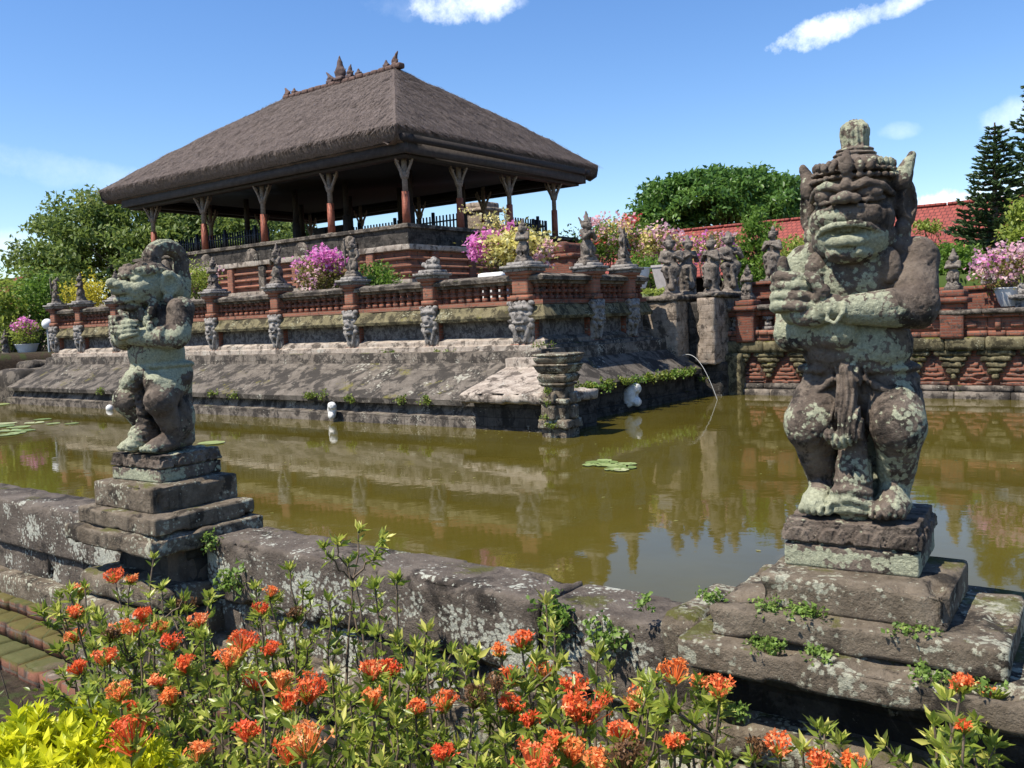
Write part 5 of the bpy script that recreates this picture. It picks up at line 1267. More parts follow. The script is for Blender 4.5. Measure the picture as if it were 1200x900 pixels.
for x in np.arange(-38, 10, 4.0): box(m, x, x+1.6, 46.12, 46.19, .6, 2.1)
m.build('window', M['soffit'], t)
t = thing('garden_house', 'low house with red tiled roof half hidden by plants at the far left', 'house', (-62, 27, BANK))
m = MB(); box(m, -66, -57.5, 24, 31, BANK, 1.6); m.build('wall', M['whitewall'], t)
m = MB(); V = [(-67, 23, 1.5), (-56.6, 23, 1.5), (-56.6, 32, 1.5), (-67, 32, 1.5), (-64, 27.5, 4.0), (-60, 27.5, 4.0)]
m.add(V, np.array([[0, 1, 5, 4], [2, 3, 4, 5]])); m.add(V, np.array([[1, 2, 5], [3, 0, 4]])); m.build('roof', M['tiles'], t)
m = MB(); box(m, -58.5, -43.0, 31.5, 31.8, BANK, 1.2)
tag(recentre(m.build('garden_wall', M['whitewall'])), 'white plaster garden wall behind the lamp post at the left', 'garden wall')

# ------------------------------------------------------------------ left bank
t = thing('lamp_post', 'grey lamp post with a round white globe beside the left end of the island', 'street lamp', (-40.55, 19.5, -.8))
m = MB(); tube(m, [(-40.55, 19.5, -.95), (-40.55, 19.5, .45)], .055, 8); tube(m, [(-40.55, 19.5, -.95), (-40.55, 19.5, -.75)], .10, 8); m.build('pole', M['pole'], t, True)
m = MB(); ball(m, (-40.55, 19.5, .62), .24, 14); m.build('lamp_globe', M['globe'], t, True)
def rock(c, r, seed, mat, label):
    V, Fq = sculpt([('b', (0, 0, r[2]*.5), (r[0], r[1], r[2]*.6), min(r)*.35, .05), ('b', (r[0]*.3, -r[1]*.3, r[2]*.3), (r[0]*.7, r[1]*.8, r[2]*.5), min(r)*.3, .08)], max(r)*.035, seed=seed, amp=.09, freq=2.2)
    m = MB(); m.add(V+np.array(c), Fq); return tag(recentre(m.build('rock', M[mat], None, True)), label, 'rock')
rock((-40.3, 17.3, -2.35), (1.35, 1.1, .95), 61, 'slope', 'big grey-brown rock at the left edge of the pond below the potted flowers')
rock((-42.3, 16.6, -2.5), (1.1, 1.0, 1.3), 62, 'darkstone', 'dark rock at the far left bank, left of the big grey-brown one')
rock((-38.9, 18.2, -2.3), (.75, .8, 1.25), 63, 'slope', 'tilted slab of rock leaning against the left end of the island')
rock((-41.6, 18.6, -1.6), (1.8, 1.0, .75), 64, 'islestone', 'long low rock under the potted flowers on the left bank')
m = MB(); sbox(m, -47, -39.3, 19.0, 24, -2.6, -.78, .1, .06, .3, 65)
tag(recentre(m.build('bank_edge', M['darkstone'], None, True)), 'dark stone edge of the left bank carrying pots and the lamp', 'retaining wall')
# ------------------------------------------------------------------ trees and shrubs
def limb(mb, a, b, r0, r1, rng, wob=.06, n=6):
    a = np.array(a, float); b = np.array(b, float); L = np.linalg.norm(b-a)
    s = np.linspace(0, 1, n); P = a+(b-a)*s[:, None]; P[1:-1] += rng.normal(size=(n-2, 3))*L*wob
    tube(mb, P, r0+(r1-r0)*s, 6); return P
def tree(name, label, cat, base, lobes, mat, nclump, per, lsize, crad, seed, trunk=.35, group=None, up=.4, asp=.5, th=None, bark='bark', shell=.55, droop=0.0, flat=.6):
    """lobes: (centre, radii) in world metres; clumps of leaves sit in and near the shell of the lobes, limbs run out to them"""
    rng = np.random.default_rng(seed)
    t = thing(name, label, cat, base, group)
    vol = np.array([l[1][0]*l[1][1]*l[1][2] for l in lobes])**.67; vol = vol/vol.sum()
    C = []
    for (c, r), v in zip(lobes, vol):
        q = ball_pts(max(1, int(nclump*v)), c, r, shell, rng); C.append(q)
    C = np.concatenate(C); m = MB(); wood = MB()
    base = np.array(base, float); cz = np.mean([l[0][2] for l in lobes]); lo = min(l[0][2]-l[1][2] for l in lobes)
    top = np.array([np.mean([l[0][0] for l in lobes]), np.mean([l[0][1] for l in lobes]), cz])
    fork = base+(top-base)*.45
    limb(wood, base, fork, trunk, trunk*.7, rng, .03)
    for (c, r) in lobes:
        P = limb(wood, fork, np.array(c)*.9+fork*.1, trunk*.5, trunk*.16, rng, .07)
        near = C[np.argsort(((C-np.array(c))**2).sum(1))[:14]]
        for q in near[::2]: limb(wood, P[3], q, trunk*.16, trunk*.03, rng, .05, 4)
    k = per
    S = crad*rng.uniform(.6, 1.35, len(C))
    P = np.repeat(C, k, 0)+unit(rng.normal(size=(len(C)*k, 3)))*(rng.random(len(C)*k)**.5)[:, None]*np.repeat(S, k)[:, None]*np.array([1, 1, flat])
    tc = np.clip(np.repeat(rng.normal(.42, .2, len(C)), k)+rng.normal(0, .16, len(P)), 0, 1)
    leaves(m, P, lsize, up, asp, tint=tc, rng=rng, droop=droop)
    wood.build('trunk', M[bark], t, True)
    m.build('crown', M[mat], t)
    return t
V3 = lambda q: tuple(float(v) for v in q)
# big tree behind the left end of the island
def Lp(px, py, D, rx, rz, ry=None): return (V3(atD(px, py, D)), (rx, ry or rx, rz))
tree('broadleaf_tree', 'large spreading green tree behind the left end of the pavilion', 'tree', (-53, 33, BANK),
     [Lp(110, 262, 57, 4.0, 2.3), Lp(62, 300, 56, 2.6, 2.2), Lp(165, 275, 58, 4.4, 2.8), Lp(225, 275, 60, 4.2, 2.6), Lp(120, 310, 55, 4.2, 2.6), Lp(190, 315, 57, 4.0, 2.4), Lp(285, 275, 61, 3.6, 2.2), Lp(262, 305, 58, 3, 2), Lp(85, 245, 57, 1.4, .9), Lp(45, 325, 55, 2.4, 1.6)],
     'f_tree', 430, 85, .36, 1.0, 21, .55, None, .35, .5, shell=.35)
tree('broadleaf_tree', 'paler tree seen through the pavilion between its left columns', 'tree', (-52, 52, BANK), [Lp(300, 270, 72, 4.5, 2.4), Lp(255, 262, 72, 3, 2)], 'f_tree', 120, 80, .42, 1.1, 22, .4)
# the great round tree at the right
tree('round_tree', 'great dome-shaped dark green tree rising behind the red roof', 'tree', (-24.5, 60, BANK),
     [Lp(842, 250, 64, 6.2, 3.0), Lp(845, 226, 64, 4.4, 1.7), Lp(775, 262, 63, 2.5, 1.8), Lp(910, 252, 65, 2.5, 1.8), Lp(800, 240, 63, 3.2, 1.9), Lp(885, 235, 64, 3.2, 1.9), Lp(755, 275, 62, 1.6, 1.6), Lp(930, 268, 65, 1.7, 1.4)],
     'f_round', 520, 70, .42, .85, 23, .7, None, .5, .5, shell=.7, droop=.35, flat=.5)
# Norfolk pines
def pine(label, base, H, seed, spread):
    rng = np.random.default_rng(seed); t = thing('norfolk_pine', label, 'pine tree', base, 'norfolk pines')
    base = np.array(base, float); wd = MB(); tube(wd, [base, base+[0, 0, H*.5], base+[0, 0, H]], [.20, .12, .03], 7)
    m = MB(); z = H*.10
    while z < H*.985:
        f = 1-z/H; L = spread*(f**.75)*rng.uniform(.85, 1.1)+.12; nb = rng.integers(5, 8); a0 = rng.uniform(0, 6.28)
        for k in range(nb):
            a = a0+k*2*math.pi/nb+rng.uniform(-.2, .2); l = L*rng.uniform(.7, 1.1); d = np.array([math.cos(a), math.sin(a), 0])
            s = np.linspace(0, 1, 8); P = base+np.array([0, 0, z])+d*(l*s)[:, None]+np.array([0, 0, 1.0])*(l*(.30*s**2-.16*s+.10*f*s))[:, None]
            tube(wd, P[::2], [.03, .025, .018, .01], 4, cap=False)
            q = int(10+34*l); u = rng.random(q)**.7; i = np.clip((u*7).astype(int), 0, 6); Q = P[i]+(P[i+1]-P[i])*(u*7-i)[:, None]
            sd = np.cross(d, [0, 0, 1.0])*rng.choice([-1, 1], q)[:, None]
            D = unit(d*.8+sd*rng.uniform(.2, 1.1, q)[:, None]+np.array([0, 0, 1])*rng.uniform(.05, .7, q)[:, None])
            leaves(m, Q, np.clip(.16+.28*l*.35, .14, .42), .2, .26, D=D, rng=rng, fold=.25)
        z += H*rng.uniform(.030, .046)*(.55+.6*f)
    wd.build('trunk', M['bark'], t, True); m.build('foliage', M['f_pine'], t)
b = atD(1166, 345, 36)
pine('slender tiered Norfolk pine standing before the red roof at the right', (b[0], b[1], BANK), 7.6, 31, 2.1)
b = atD(1222, 345, 38)
pine('taller Norfolk pine at the right edge of the photo', (b[0], b[1], BANK), 10.6, 32, 2.5)

def bush(name, label, cat, base, rx, rz, mat, n, lsize, seed, blossoms=None, group=None, pot=None, stems=6, bshell=.75, clump=.28, cen=None, ry=None, pieces=None):
    """a leafy shrub, optionally in a pot and with coloured bracts; base = where it (or its pot) stands"""
    rng = np.random.default_rng(seed); t = thing(name, label, cat, base, group)
    base = np.array(base, float); z0 = base[2]
    if pot:
        pm, pr, ph, kind = pot; m = MB()
        if kind == 'round': lathe(m, [(pr*.62, 0), (pr*.8, ph*.3), (pr*.98, ph*.75), (pr*1.05, ph*.93), (pr*1.12, ph*.95), (pr*1.12, ph), (pr*.95, ph), (pr*.9, ph*.85)], base, 20)
        else: lathe(m, [(pr*.8, 0), (pr, ph*.9), (pr*1.08, ph*.9), (pr*1.08, ph), (pr*.9, ph), (pr*.88, ph*.85)], base, 4, True)
        m.build('pot', M[pm], t, kind == 'round', 35); z0 += ph*.9
    c = np.array([base[0], base[1], z0+rz*.95]) if cen is None else np.array(cen, float)
    ry = ry or rx; r = np.array([rx, ry, rz])
    nc = max(8, int(n/26)); C = ball_pts(nc, c, r*.85, .25, rng)
    w_ = MB()
    for k in range(stems): limb(w_, (base[0]+rng.uniform(-.08, .08), base[1]+rng.uniform(-.08, .08), z0-.05), C[k % nc], .03*max(1, rx), .009, rng, .08, 5)
    w_.build('stems', M['twig'], t, True)
    m = MB(); P = np.repeat(C, 26, 0)+rng.normal(size=(nc*26, 3))*clump*np.array([rx, ry, rz])*.8
    leaves(m, P, lsize, .35, .5, rng=rng, tint=np.clip(np.repeat(rng.normal(.45, .2, nc), 26)+rng.normal(0, .18, nc*26), 0, 1)); m.build('foliage', M[mat], t)
    for bm, cnt, where in (blossoms or ()):
        m = MB(); Cb = ball_pts(max(3, cnt//24), c+np.array(where[0])*r, r*where[1], bshell, rng); Cb[:, 2] += rz*.06
        P = np.repeat(Cb, 24, 0)+rng.normal(size=(len(Cb)*24, 3))*.20*np.array([rx, ry, rz])*where[1]
        leaves(m, P, lsize*.95, .45, .8, rng=rng); m.build('blossom', M[bm], t)
    return t
PB = 'potted_shrub'
def onL(px, d=.9): q = at(px, 330, 1, YW+d); return float(q[0]), float(q[1])
x, y = onL(385); bush(PB, 'magenta bougainvillea in a white pot behind the left balustrade', 'potted plant', (x-.2, y, .42), .95, .62, 'f_dry', 1500, .13, 41, [('f_pink', 620, ((-.25, 0, .5), .75)), ('f_pink', 260, ((.45, 0, .45), .5)), ('f_pale', 260, ((.1, 0, -.1), .9))], 'potted plants on the island terrace', ('white', .42, .72, 'square'), 9)
x, y = onL(232); bush(PB, 'pale green potted bush with faint pink tips left of a stone dwarf figure', 'potted plant', (x, y, .42), .72, .75, 'f_lime', 1500, .12, 42, [('f_pale', 160, ((0, 0, .3), .9))], 'potted plants on the island terrace', ('white', .36, .72, 'square'))
x, y = onL(447); bush(PB, 'rounded bright green bush behind the balustrade right of the magenta bougainvillea', 'potted plant', (x, y, .40), .72, .52, 'f_bush', 1500, .12, 43, None, 'potted plants on the island terrace', ('greypot', .36, .45, 'round'))
q = at(600, 275, 1, YW+2.3); x, y = float(q[0]), float(q[1])
bush(PB, 'large bougainvillea with magenta, yellow and cream sprays in a white pot at the island corner', 'potted plant', (x-.1, y, .42), 1.25, .72, 'f_dry', 1600, .14, 44,
     [('f_pink', 1300, ((-.55, 0, .15), .5)), ('f_cream', 1700, ((.32, -.1, -.05), .62)), ('f_pale', 450, ((.55, 0, -.35), .5)), ('f_pink', 280, ((.1, 0, .55), .3))], 'potted plants on the island terrace', ('white', .5, .75, 'round'), 12, cen=(x-.05, y, 1.98))
m = MB(); rng = np.random.default_rng(3)
tw = thing('bare_spray', 'long arching pale sprays reaching left over the big bougainvillea', 'branch', (x-.2, y, 2.2)); lv = MB()
for k in range(7):
    a = np.array([x-.2, y, 2.2]); e = a+np.array([rng.uniform(-1.7, .3), rng.uniform(-.3, .3), rng.uniform(.5, 1.25)]); mid_ = (a+e)/2+np.array([0, 0, .35])
    s = np.linspace(0, 1, 9)[:, None]; P = a*(1-s)**2+2*mid_*s*(1-s)+e*s**2; tube(m, P, .012, 4); leaves(lv, P[3:].repeat(7, 0)+rng.normal(size=(42, 3))*.05, .10, .4, .6, rng=rng)
m.build('twigs', M['twig'], tw, True); lv.build('leaves', M['f_cream'], tw)
x, y = onL(98, 1.0); bush(PB, 'bright yellow-leaved potted shrub near the left end of the balustrade', 'potted plant', (x, y, .42), .95, .85, 'f_yel', 1300, .15, 45, None, 'potted plants on the island terrace', ('greypot', .4, .6, 'round'))
x, y = onL(150, 1.0); bush(PB, 'low olive potted shrub behind the hair-loop statue head', 'potted plant', (x, y, .42), .6, .6, 'f_lime', 700, .14, 46, None, 'potted plants on the island terrace', ('greypot', .4, .6, 'round'))
# square blocks / white pots on the terrace
# right side: island terrace and bank shrubs behind the bridge
def bp(px, py, y): q = at(px, py, 1, y); return float(q[0]), float(q[1]), float(q[2])
G2 = 'flowering shrubs behind the bridge pier'
def bk(name, label, px, py, y, rx, rz, mat, n, ls, seed, bl=None, zb=.4, cat='shrub', **kw):
    c = bp(px, py, y); return bush(name, label, cat, (c[0], c[1], zb), rx, rz, mat, n, ls, seed, bl, kw.pop('group', G2), cen=c, stems=10, **kw)
bk('bougainvillea_bush', 'loose pink and white bougainvillea left of the great round tree', 715, 284, 31.5, 1.2, .9, 'f_bush', 1900, .16, 51, [('f_pale', 700, ((0, 0, .3), .8)), ('f_red', 140, ((.1, 0, .0), .8)), ('f_cream', 400, ((.3, 0, .3), .6))])
bk('bougainvillea_bush', 'cream-orange bougainvillea behind the left pier figure', 772, 292, 32, 1.0, .78, 'f_dry', 1100, .16, 52, [('f_cream', 500, ((0, 0, .1), .8)), ('f_pale', 600, ((.1, 0, .2), .8))])
bk('bougainvillea_bush', 'green bush with red flower tufts between the two corner figures', 745, 275, 33, .9, .8, 'f_bush', 1100, .15, 53, [('f_red', 200, ((-.3, 0, .1), .7)), ('f_pink', 120, ((.0, 0, -.5), .6))])
bk('bougainvillea_bush', 'low green shrub under the cream bougainvillea', 757, 318, 30.5, 1.0, .75, 'f_bush', 1300, .14, 54, None)
bk('bougainvillea_bush', 'hot pink bougainvillea showing between the pier figures', 832, 292, 31, .9, .6, 'f_dry', 700, .15, 55, [('f_pink', 300, ((.0, 0, .1), .8)), ('f_pale', 250, ((.3, 0, .1), .7)), ('f_cream', 200, ((-.5, 0, .3), .6))])
bk('leafy_shrub', 'broad green shrub right behind the shoulder of the corner balustrade', 675, 300, 33, 1.5, 1.1, 'f_bush', 1900, .16, 56, None)
bk('leafy_shrub', 'light green spreading shrub in front of the red roof', 850, 296, 37, 1.3, .5, 'f_lime', 900, .17, 57, None, zb=BANK)
bk('leafy_shrub', 'light green shrub just left of the large statue head', 932, 296, 38, 1.5, .6, 'f_lime', 1700, .17, 58, None, zb=BANK)
bk('leafy_shrub', 'light green shrub tuft just right of the large statue head', 1086, 266, 42, .75, .35, 'f_lime', 450, .17, 59, None, zb=BANK)
tree('vine_tree', 'upright vine-covered green tree between the pier figures and the large statue', 'tree', (bp(888, 300, 33)[0], 33, BANK), [(bp(886, 280, 33), (.75, .7, .9)), (bp(893, 312, 33), (1.05, 1.0, 1.1)), (bp(890, 345, 33), (.95, .9, 1.1)), (bp(885, 262, 33), (.45, .45, .5)), (bp(868, 318, 33), (.6, .6, .6))], 'f_bush', 150, 42, .17, .36, 61, .14, None, .35, .5, shell=.3)
tree('round_green_tree', 'dense bright green bush-like tree right of the large statue', 'tree', (bp(1110, 330, 33)[0], 33, BANK), [(bp(1112, 310, 33), (.95, .9, .62)), (bp(1095, 325, 33), (.8, .8, .55)), (bp(1135, 325, 33), (.7, .7, .5))], 'f_bush', 120, 42, .18, .38, 62, .14, None, .35, .5, shell=.5)
tree('leafy_tree', 'yellow-green leafy tree at the right edge of the photo', 'tree', (bp(1215, 330, 34)[0], 34, BANK), [(bp(1212, 270, 34), (1.0, 1.0, 1.0)), (bp(1218, 300, 34), (1.2, 1.0, 1.2)), (bp(1200, 325, 34), (.8, .8, .6))], 'f_lime', 110, 42, .2, .4, 63, .16, None, .35, .5, shell=.4)
x, y, z = bp(1186, 370, 27.2); bush(PB, 'pale pink flowering shrub in a white bowl on the far bank at the right', 'potted plant', (x, y, -.18), 1.0, .55, 'f_dry', 900, .13, 64, [('f_pale', 900, ((0, 0, .3), .85)), ('f_pink', 120, ((.1, 0, .2), .85))], None, ('white', .42, .5, 'round'), 8)
def hedge(label, x0, x1, y0, y1, z0, z1, n, seed, mat='f_yel', cat='hedge'):
    rng = np.random.default_rng(seed); m = MB(); P = np.stack([rng.uniform(x0, x1, n), rng.uniform(y0, y1, n), z0+(z1-z0)*rng.random(n)**.6], -1); leaves(m, P, .13, .5, .5, rng=rng)
    t = thing('clipped_hedge', label, cat, ((x0+x1)/2, (y0+y1)/2, z0)); m.build('foliage', M[mat], t)
    m = MB(); box(m, x0+.08, x1-.08, y0+.08, y1-.08, z0-.3, z1-.1); m.build('dense_core', M['f_tree'], t)
hedge('clipped yellow-green hedge strip left of the bridge pier figures', -15.6, -13.7, 26.2, 26.9, .35, .78, 900, 71, 'f_lime'); hedge('low clipped hedge on the far bank beside the small brick plinth', -9.1, -7.0, 28.0, 28.8, -.55, -.1, 700, 72, 'f_lime'); hedge('yellow clipped hedge in front of the low green one on the far bank', -9.0, -6.8, 26.6, 27.2, -.62, -.22, 500, 73, 'f_lime')
hedge('long dark hedge along the far bank behind the garden wall', -7, 14, 29.5, 31, -.6, .9, 4200, 74, 'f_tree')
hedge('shaded green planting behind the pedestals on the far bank', -13, -6, 34.5, 36, -.6, 1.9, 3400, 75, 'f_tree')
for (px, py, y, pm, pr, ph, kind, lab) in ((748, 326, 29.5, 'white', .42, .75, 'round', 'large white empty pot on the terrace behind the clipped hedge'), (781, 327, 27.6, 'greypot', .36, .95, 'square', 'tall tapering grey planter right of the clipped hedge'), (628, 300, YW+1.2, 'white', .3, .0, 'x', ''), (906, 358, 27.4, 'white', .28, .42, 'round', 'small white pot beside the far bank hedge')):
    if kind == 'x': continue
    c = bp(px, py, y); m = MB(); b = (c[0], c[1], c[2]-ph*.5)
    if kind == 'round': lathe(m, [(pr*.62, 0), (pr*.8, ph*.3), (pr*.98, ph*.75), (pr*1.05, ph*.93), (pr*1.12, ph*.95), (pr*1.12, ph), (pr*.95, ph), (pr*.9, ph*.6)], b, 20)
    else: lathe(m, [(pr*.62, 0), (pr, ph*.92), (pr*1.06, ph*.92), (pr*1.06, ph), (pr*.9, ph), (pr*.8, ph*.6)], b, 4, True)
    tag(recentre(m.build('plant_pot', M[pm], None, kind == 'round', 35)), lab, 'pot')
m = MB(); c = bp(581, 318, YW+1.0); sbox(m, c[0]-.42, c[0]+.42, c[1]-.3, c[1]+.3, .40, 1.28, .06, .01, .1, 77); tag(recentre(m.build('plant_pot', M['white'], None, True)), 'rounded white planter peeping over the balustrade coping left of the corner post', 'pot')
# left bank plants
def lb(name, label, px, py, D, rx, rz, mat, n, ls, seed, bl=None, cat='shrub', pot=None):
    c = V3(atD(px, py, D)); return bush(name, label, cat, (c[0], c[1], -.85), rx, rz, mat, n, ls, seed, bl, 'plants on the left bank', pot=pot, cen=c, stems=10)
lb('leafy_shrub', 'tall dark leafy shrub behind the lamp post', 40, 355, 45, 1.4, 1.7, 'f_bush', 2200, .22, 81); lb('leafy_shrub', 'bushy green shrub left of the yellow-leaved shrub', 72, 345, 47, 1.2, 1.3, 'f_tree', 1500, .22, 82); lb('leafy_shrub', 'yellowish spiky shrub at the left photo edge', 8, 365, 44, 1.3, 1.5, 'f_lime', 1600, .26, 83)
lb('leafy_shrub', 'dark low shrub in the shade behind the left bank pots', 20, 395, 45, 1.6, .9, 'f_tree', 1500, .2, 84)
c = V3(atD(32, 413, 42.5)); bush(PB, 'small pink bougainvillea in a white pot beside the lamp post', 'potted plant', (c[0], c[1], -.78), .75, .62, 'f_lime', 900, .14, 85, [('f_pink', 550, ((-.1, 0, .35), .6))], None, ('white', .48, .55, 'round'), 8)
c = V3(atD(4, 410, 42)); figure(2, 'small grey stone figure on the left bank beside the white pot', (V3(atD(8, 418, 42))[0], V3(atD(8, 418, 42))[1], -.7), R(-40), 1.1)
# palm at far left
rng = np.random.default_rng(8); b = np.array(V3(atD(-4, 338, 50))); t = thing('palm_plant', 'feathery palm fronds at the far left edge above the red roof', 'palm', (b[0], b[1], -.85))
m = MB(); tube(m, [(b[0], b[1], -.9), b], [.12, .09], 7); m.build('trunk', M['bark'], t, True); m = MB()
for k in range(11):
    a = k*.571*2+rng.uniform(-.2, .2); d = np.array([math.cos(a), math.sin(a), 0]); L = rng.uniform(1.6, 2.4); s = np.linspace(0, 1, 12)[:, None]
    P = b+d*L*s+np.array([0, 0, 1])*(1.3*s-1.5*s*s)*L*.7; tube(m, P[::3], .015, 4, tint=.4)
    for sg in (-1, 1):
        sd = np.cross(d, [0, 0, 1])*sg; Q = P[2:].repeat(4, 0)+rng.normal(size=(40, 3))*.03; leaves(m, Q, .5, .3, .09, D=unit(d*.7+sd*.9+np.array([0, 0, -.25])+rng.normal(size=(40, 3))*.1), rng=rng)
m.build('fronds', M['f_lime'], t)

# ------------------------------------------------------------------ weeds on the stones
def weed(label, loc, r, h, n, ls, mat, seed, name='weed', cat='weed', group=None, ry=None):
    rng = np.random.default_rng(seed); t = thing(name, label, cat, loc, group); loc = np.array(loc, float); m = MB(); s_ = MB()
    nc = max(3, n//9); C = loc+np.stack([rng.normal(0, r*.5, nc), rng.normal(0, (ry or r)*.5, nc), np.abs(rng.normal(h*.5, h*.3, nc))], -1)
    for q in C[:14]: tube(s_, [(q[0]*.7+loc[0]*.3, q[1]*.7+loc[1]*.3, loc[2]-.005), tuple(q)], [.0035*ls*25, .002*ls*25], 4)
    P = C.repeat(9, 0)+rng.normal(size=(nc*9, 3))*ls*.55
    leaves(m, P, ls, .45, .7, rng=rng, fold=.2); m.build('leaves', M[mat], t); s_.build('stems', M['stem'], t)
Zd, Zc = -1.13, -1.03
for i, (px, py, z, r, n, lab) in enumerate(((905, 722, Zd, .05, 170, 'fleshy green weed tuft on the left of the right pedestal slab'), (945, 728, Zd, .06, 260, 'fullest green weed tuft against the upper block of the right pedestal'), (897, 748, Zd-.06, .055, 230, 'weed hanging over the slab edge below the small hole in the right pedestal'), (957, 752, Zd-.06, .045, 170, 'weed clump drooping over the slab edge under the lichen patch'),
                                       (1068, 745, Zd, .05, 110, 'thin creeping weed at the front right corner of the upper block'), (1090, 790, Zd-.06, .06, 150, 'weed tufts in the joint near the right end of the slab'), (832, 735, Zd, .045, 130, 'small weed at the left end of the right pedestal slab'), (1155, 800, Zd-.03, .03, 60, 'tiny weed at the far right of the pedestal joint'))):
    yy = 2.935 if z == Zd else 2.845; q = at(px, py, 1, yy); zz = -1.03 if z == Zd else -1.132
    weed(lab, (q[0], yy, zz), r*1.2, .022, n, .017, 'f_weed', 600+i, group='weeds on the right pedestal', ry=.05)
for i, (px, py, y, r, h, n, ls, lab) in enumerate(((648, 745, 2.99, .06, .16, 260, .026, 'leafy creeper growing on the wall face below the coping'), (710, 760, 2.99, .07, .14, 150, .03, 'small leafy weed at the foot of the wall near the right pedestal'), (865, 845, 2.74, .04, .04, 110, .02, 'bright green fern-like weed under the right pedestal overhang'), (245, 645, 3.0, .05, .1, 110, .025, 'yellow-green weed in the crack beside the left pedestal'), (760, 715, 3.0, .03, .06, 60, .02, 'tiny weed at the end of the wall coping'), (270, 690, 2.98, .1, .14, 130, .035, 'weed hanging on the lichen-covered wall beside the left pedestal'))):
    q = at(px, py, 1, y); weed(lab, (q[0], y, q[2]), r, h, n, ls, 'f_weed' if i else 'f_bush', 640+i, group='weeds along the near wall', ry=.03)
wl = 0
for px, d_, z, side in [(q, 2.2, -1.98, 'L') for q in (205, 250, 275, 365, 380, 410, 470, 500, 120)]:
    q = at(px, 470, 1, YW-d_); wl += 1
    weed('moss-green weed growing along the lower edge of the island slope', (q[0], YW-d_-.02, z+RNG.uniform(-.02, .12)), RNG.uniform(.12, .3), .12, int(RNG.uniform(60, 170)), .07, 'f_vine', 660+wl, group='weeds along the lower edge of the island slope', ry=.06)
for yy in (17.3, 17.9, 18.3, 19.0, 19.8, 20.5, 21.2, 21.9, 22.6, 23.3):
    wl += 1; x = XW+.62*2.18
    weed('lush green weed along the right edge of the island slope', (x+.02, yy, -1.74), RNG.uniform(.25, .4), .12, int(RNG.uniform(160, 300)), .075, 'f_vine' if wl % 3 else 'f_bush', 700+wl, group='weeds along the right edge of the island slope', ry=.22)
for i, (dx, dy, dz, r) in enumerate(((.0, -.36, .72, .10), (.05, -.4, .25, .16), (-.1, -.38, .42, .1), (-.05, -.36, .95, .09))):
    weed('yellow-green moss tuft clinging to the water pillar', (px_+dx, py_+dy, WATER+dz), r, .05, 110, .045, 'f_vine', 740+i, group='moss tufts on the water pillar', ry=.05)
for px, py, r in ((345, 422, .3), (455, 415, .3), (520, 414, .35), (640, 405, .3), (820, 445, .25)):
    q = at(px, py, 1, YW-.4 if px < 800 else 24.4); wl += 1; weed('yellow-green grass tuft on the stone ledge of the island', (q[0], q[1], q[2]), r, .06, 70, .06, 'f_vine', 760+wl, group='grass tufts on the island ledge', ry=.08)

# ------------------------------------------------------------------ flower bed in front of the wall
def rosette(mb, P, D, n, L, rng, t0=.5, asp=.30, spread=.9):
    P = np.asarray(P); D = unit(np.asarray(D)); a = np.cross(D, [0.3, .9, .1]); a = a/np.linalg.norm(a); b = np.cross(D, a)
    th = np.arange(n)*2.4+rng.uniform(0, 6); el = rng.uniform(.35, 1.15, n)*spread
    dirs = unit(D*np.cos(el)[:, None]+(a*np.cos(th)[:, None]+b*np.sin(th)[:, None])*np.sin(el)[:, None])
    t0 = t0+(rng.normal(0, .16)); leaves(mb, np.repeat(P[None], n, 0)+rng.normal(size=(n, 3))*.004, L, .45, asp, D=dirs, rng=rng, fold=.10, tint=np.clip(rng.normal(t0, .22, n), 0, 1))
def head(mb, c, r, rng, n=34):
    """a loose umbel: thin tubes fanning from the stalk, each ending in a four-petalled star; some still in bud"""
    tn = np.clip(rng.normal(.45, .25), 0, 1); V0 = c-np.array([0, 0, r*.85]); S = []; nu = rng.integers(3, 6)
    sub = [unit(rng.normal(size=3)*np.array([1, 1, .35])+np.array([0, 0, .75])) for _ in range(nu)]
    for i in range(n):
        q = unit(sub[i % nu]+rng.normal(size=3)*.42+np.array([0, 0, .1])); p = c+q*r*np.array([1.08, 1.08, .72])*rng.uniform(.68, 1.15)
        u = unit(np.cross(p-V0, rng.normal(size=3)))*.0017; w0 = V0+q*r*.15
        S.append([w0-u, w0+u, p+u*.9, p-u*.9])
        a = np.cross(q, rng.normal(size=3)); a /= np.linalg.norm(a); b = np.cross(q, a)
        if rng.random() < .16:
            leaves(mb, p[None], .014, .3, .4, D=q[None], rng=rng, fold=.3, tint=np.array([tn*.4])); continue
        s = rng.uniform(.010, .0155); D = np.array([a, b, -a, -b])+q*rng.uniform(-.1, .7)+rng.normal(size=(4, 3))*.15
        leaves(mb, np.repeat(p[None], 4, 0), s, .3, .58, D=D, rng=rng, fold=.08, tint=np.clip(tn+rng.normal(0, .22), 0, 1))
    mb.add(np.array(S).reshape(-1, 3), np.arange(len(S)*4).reshape(-1, 4), tn*.5)
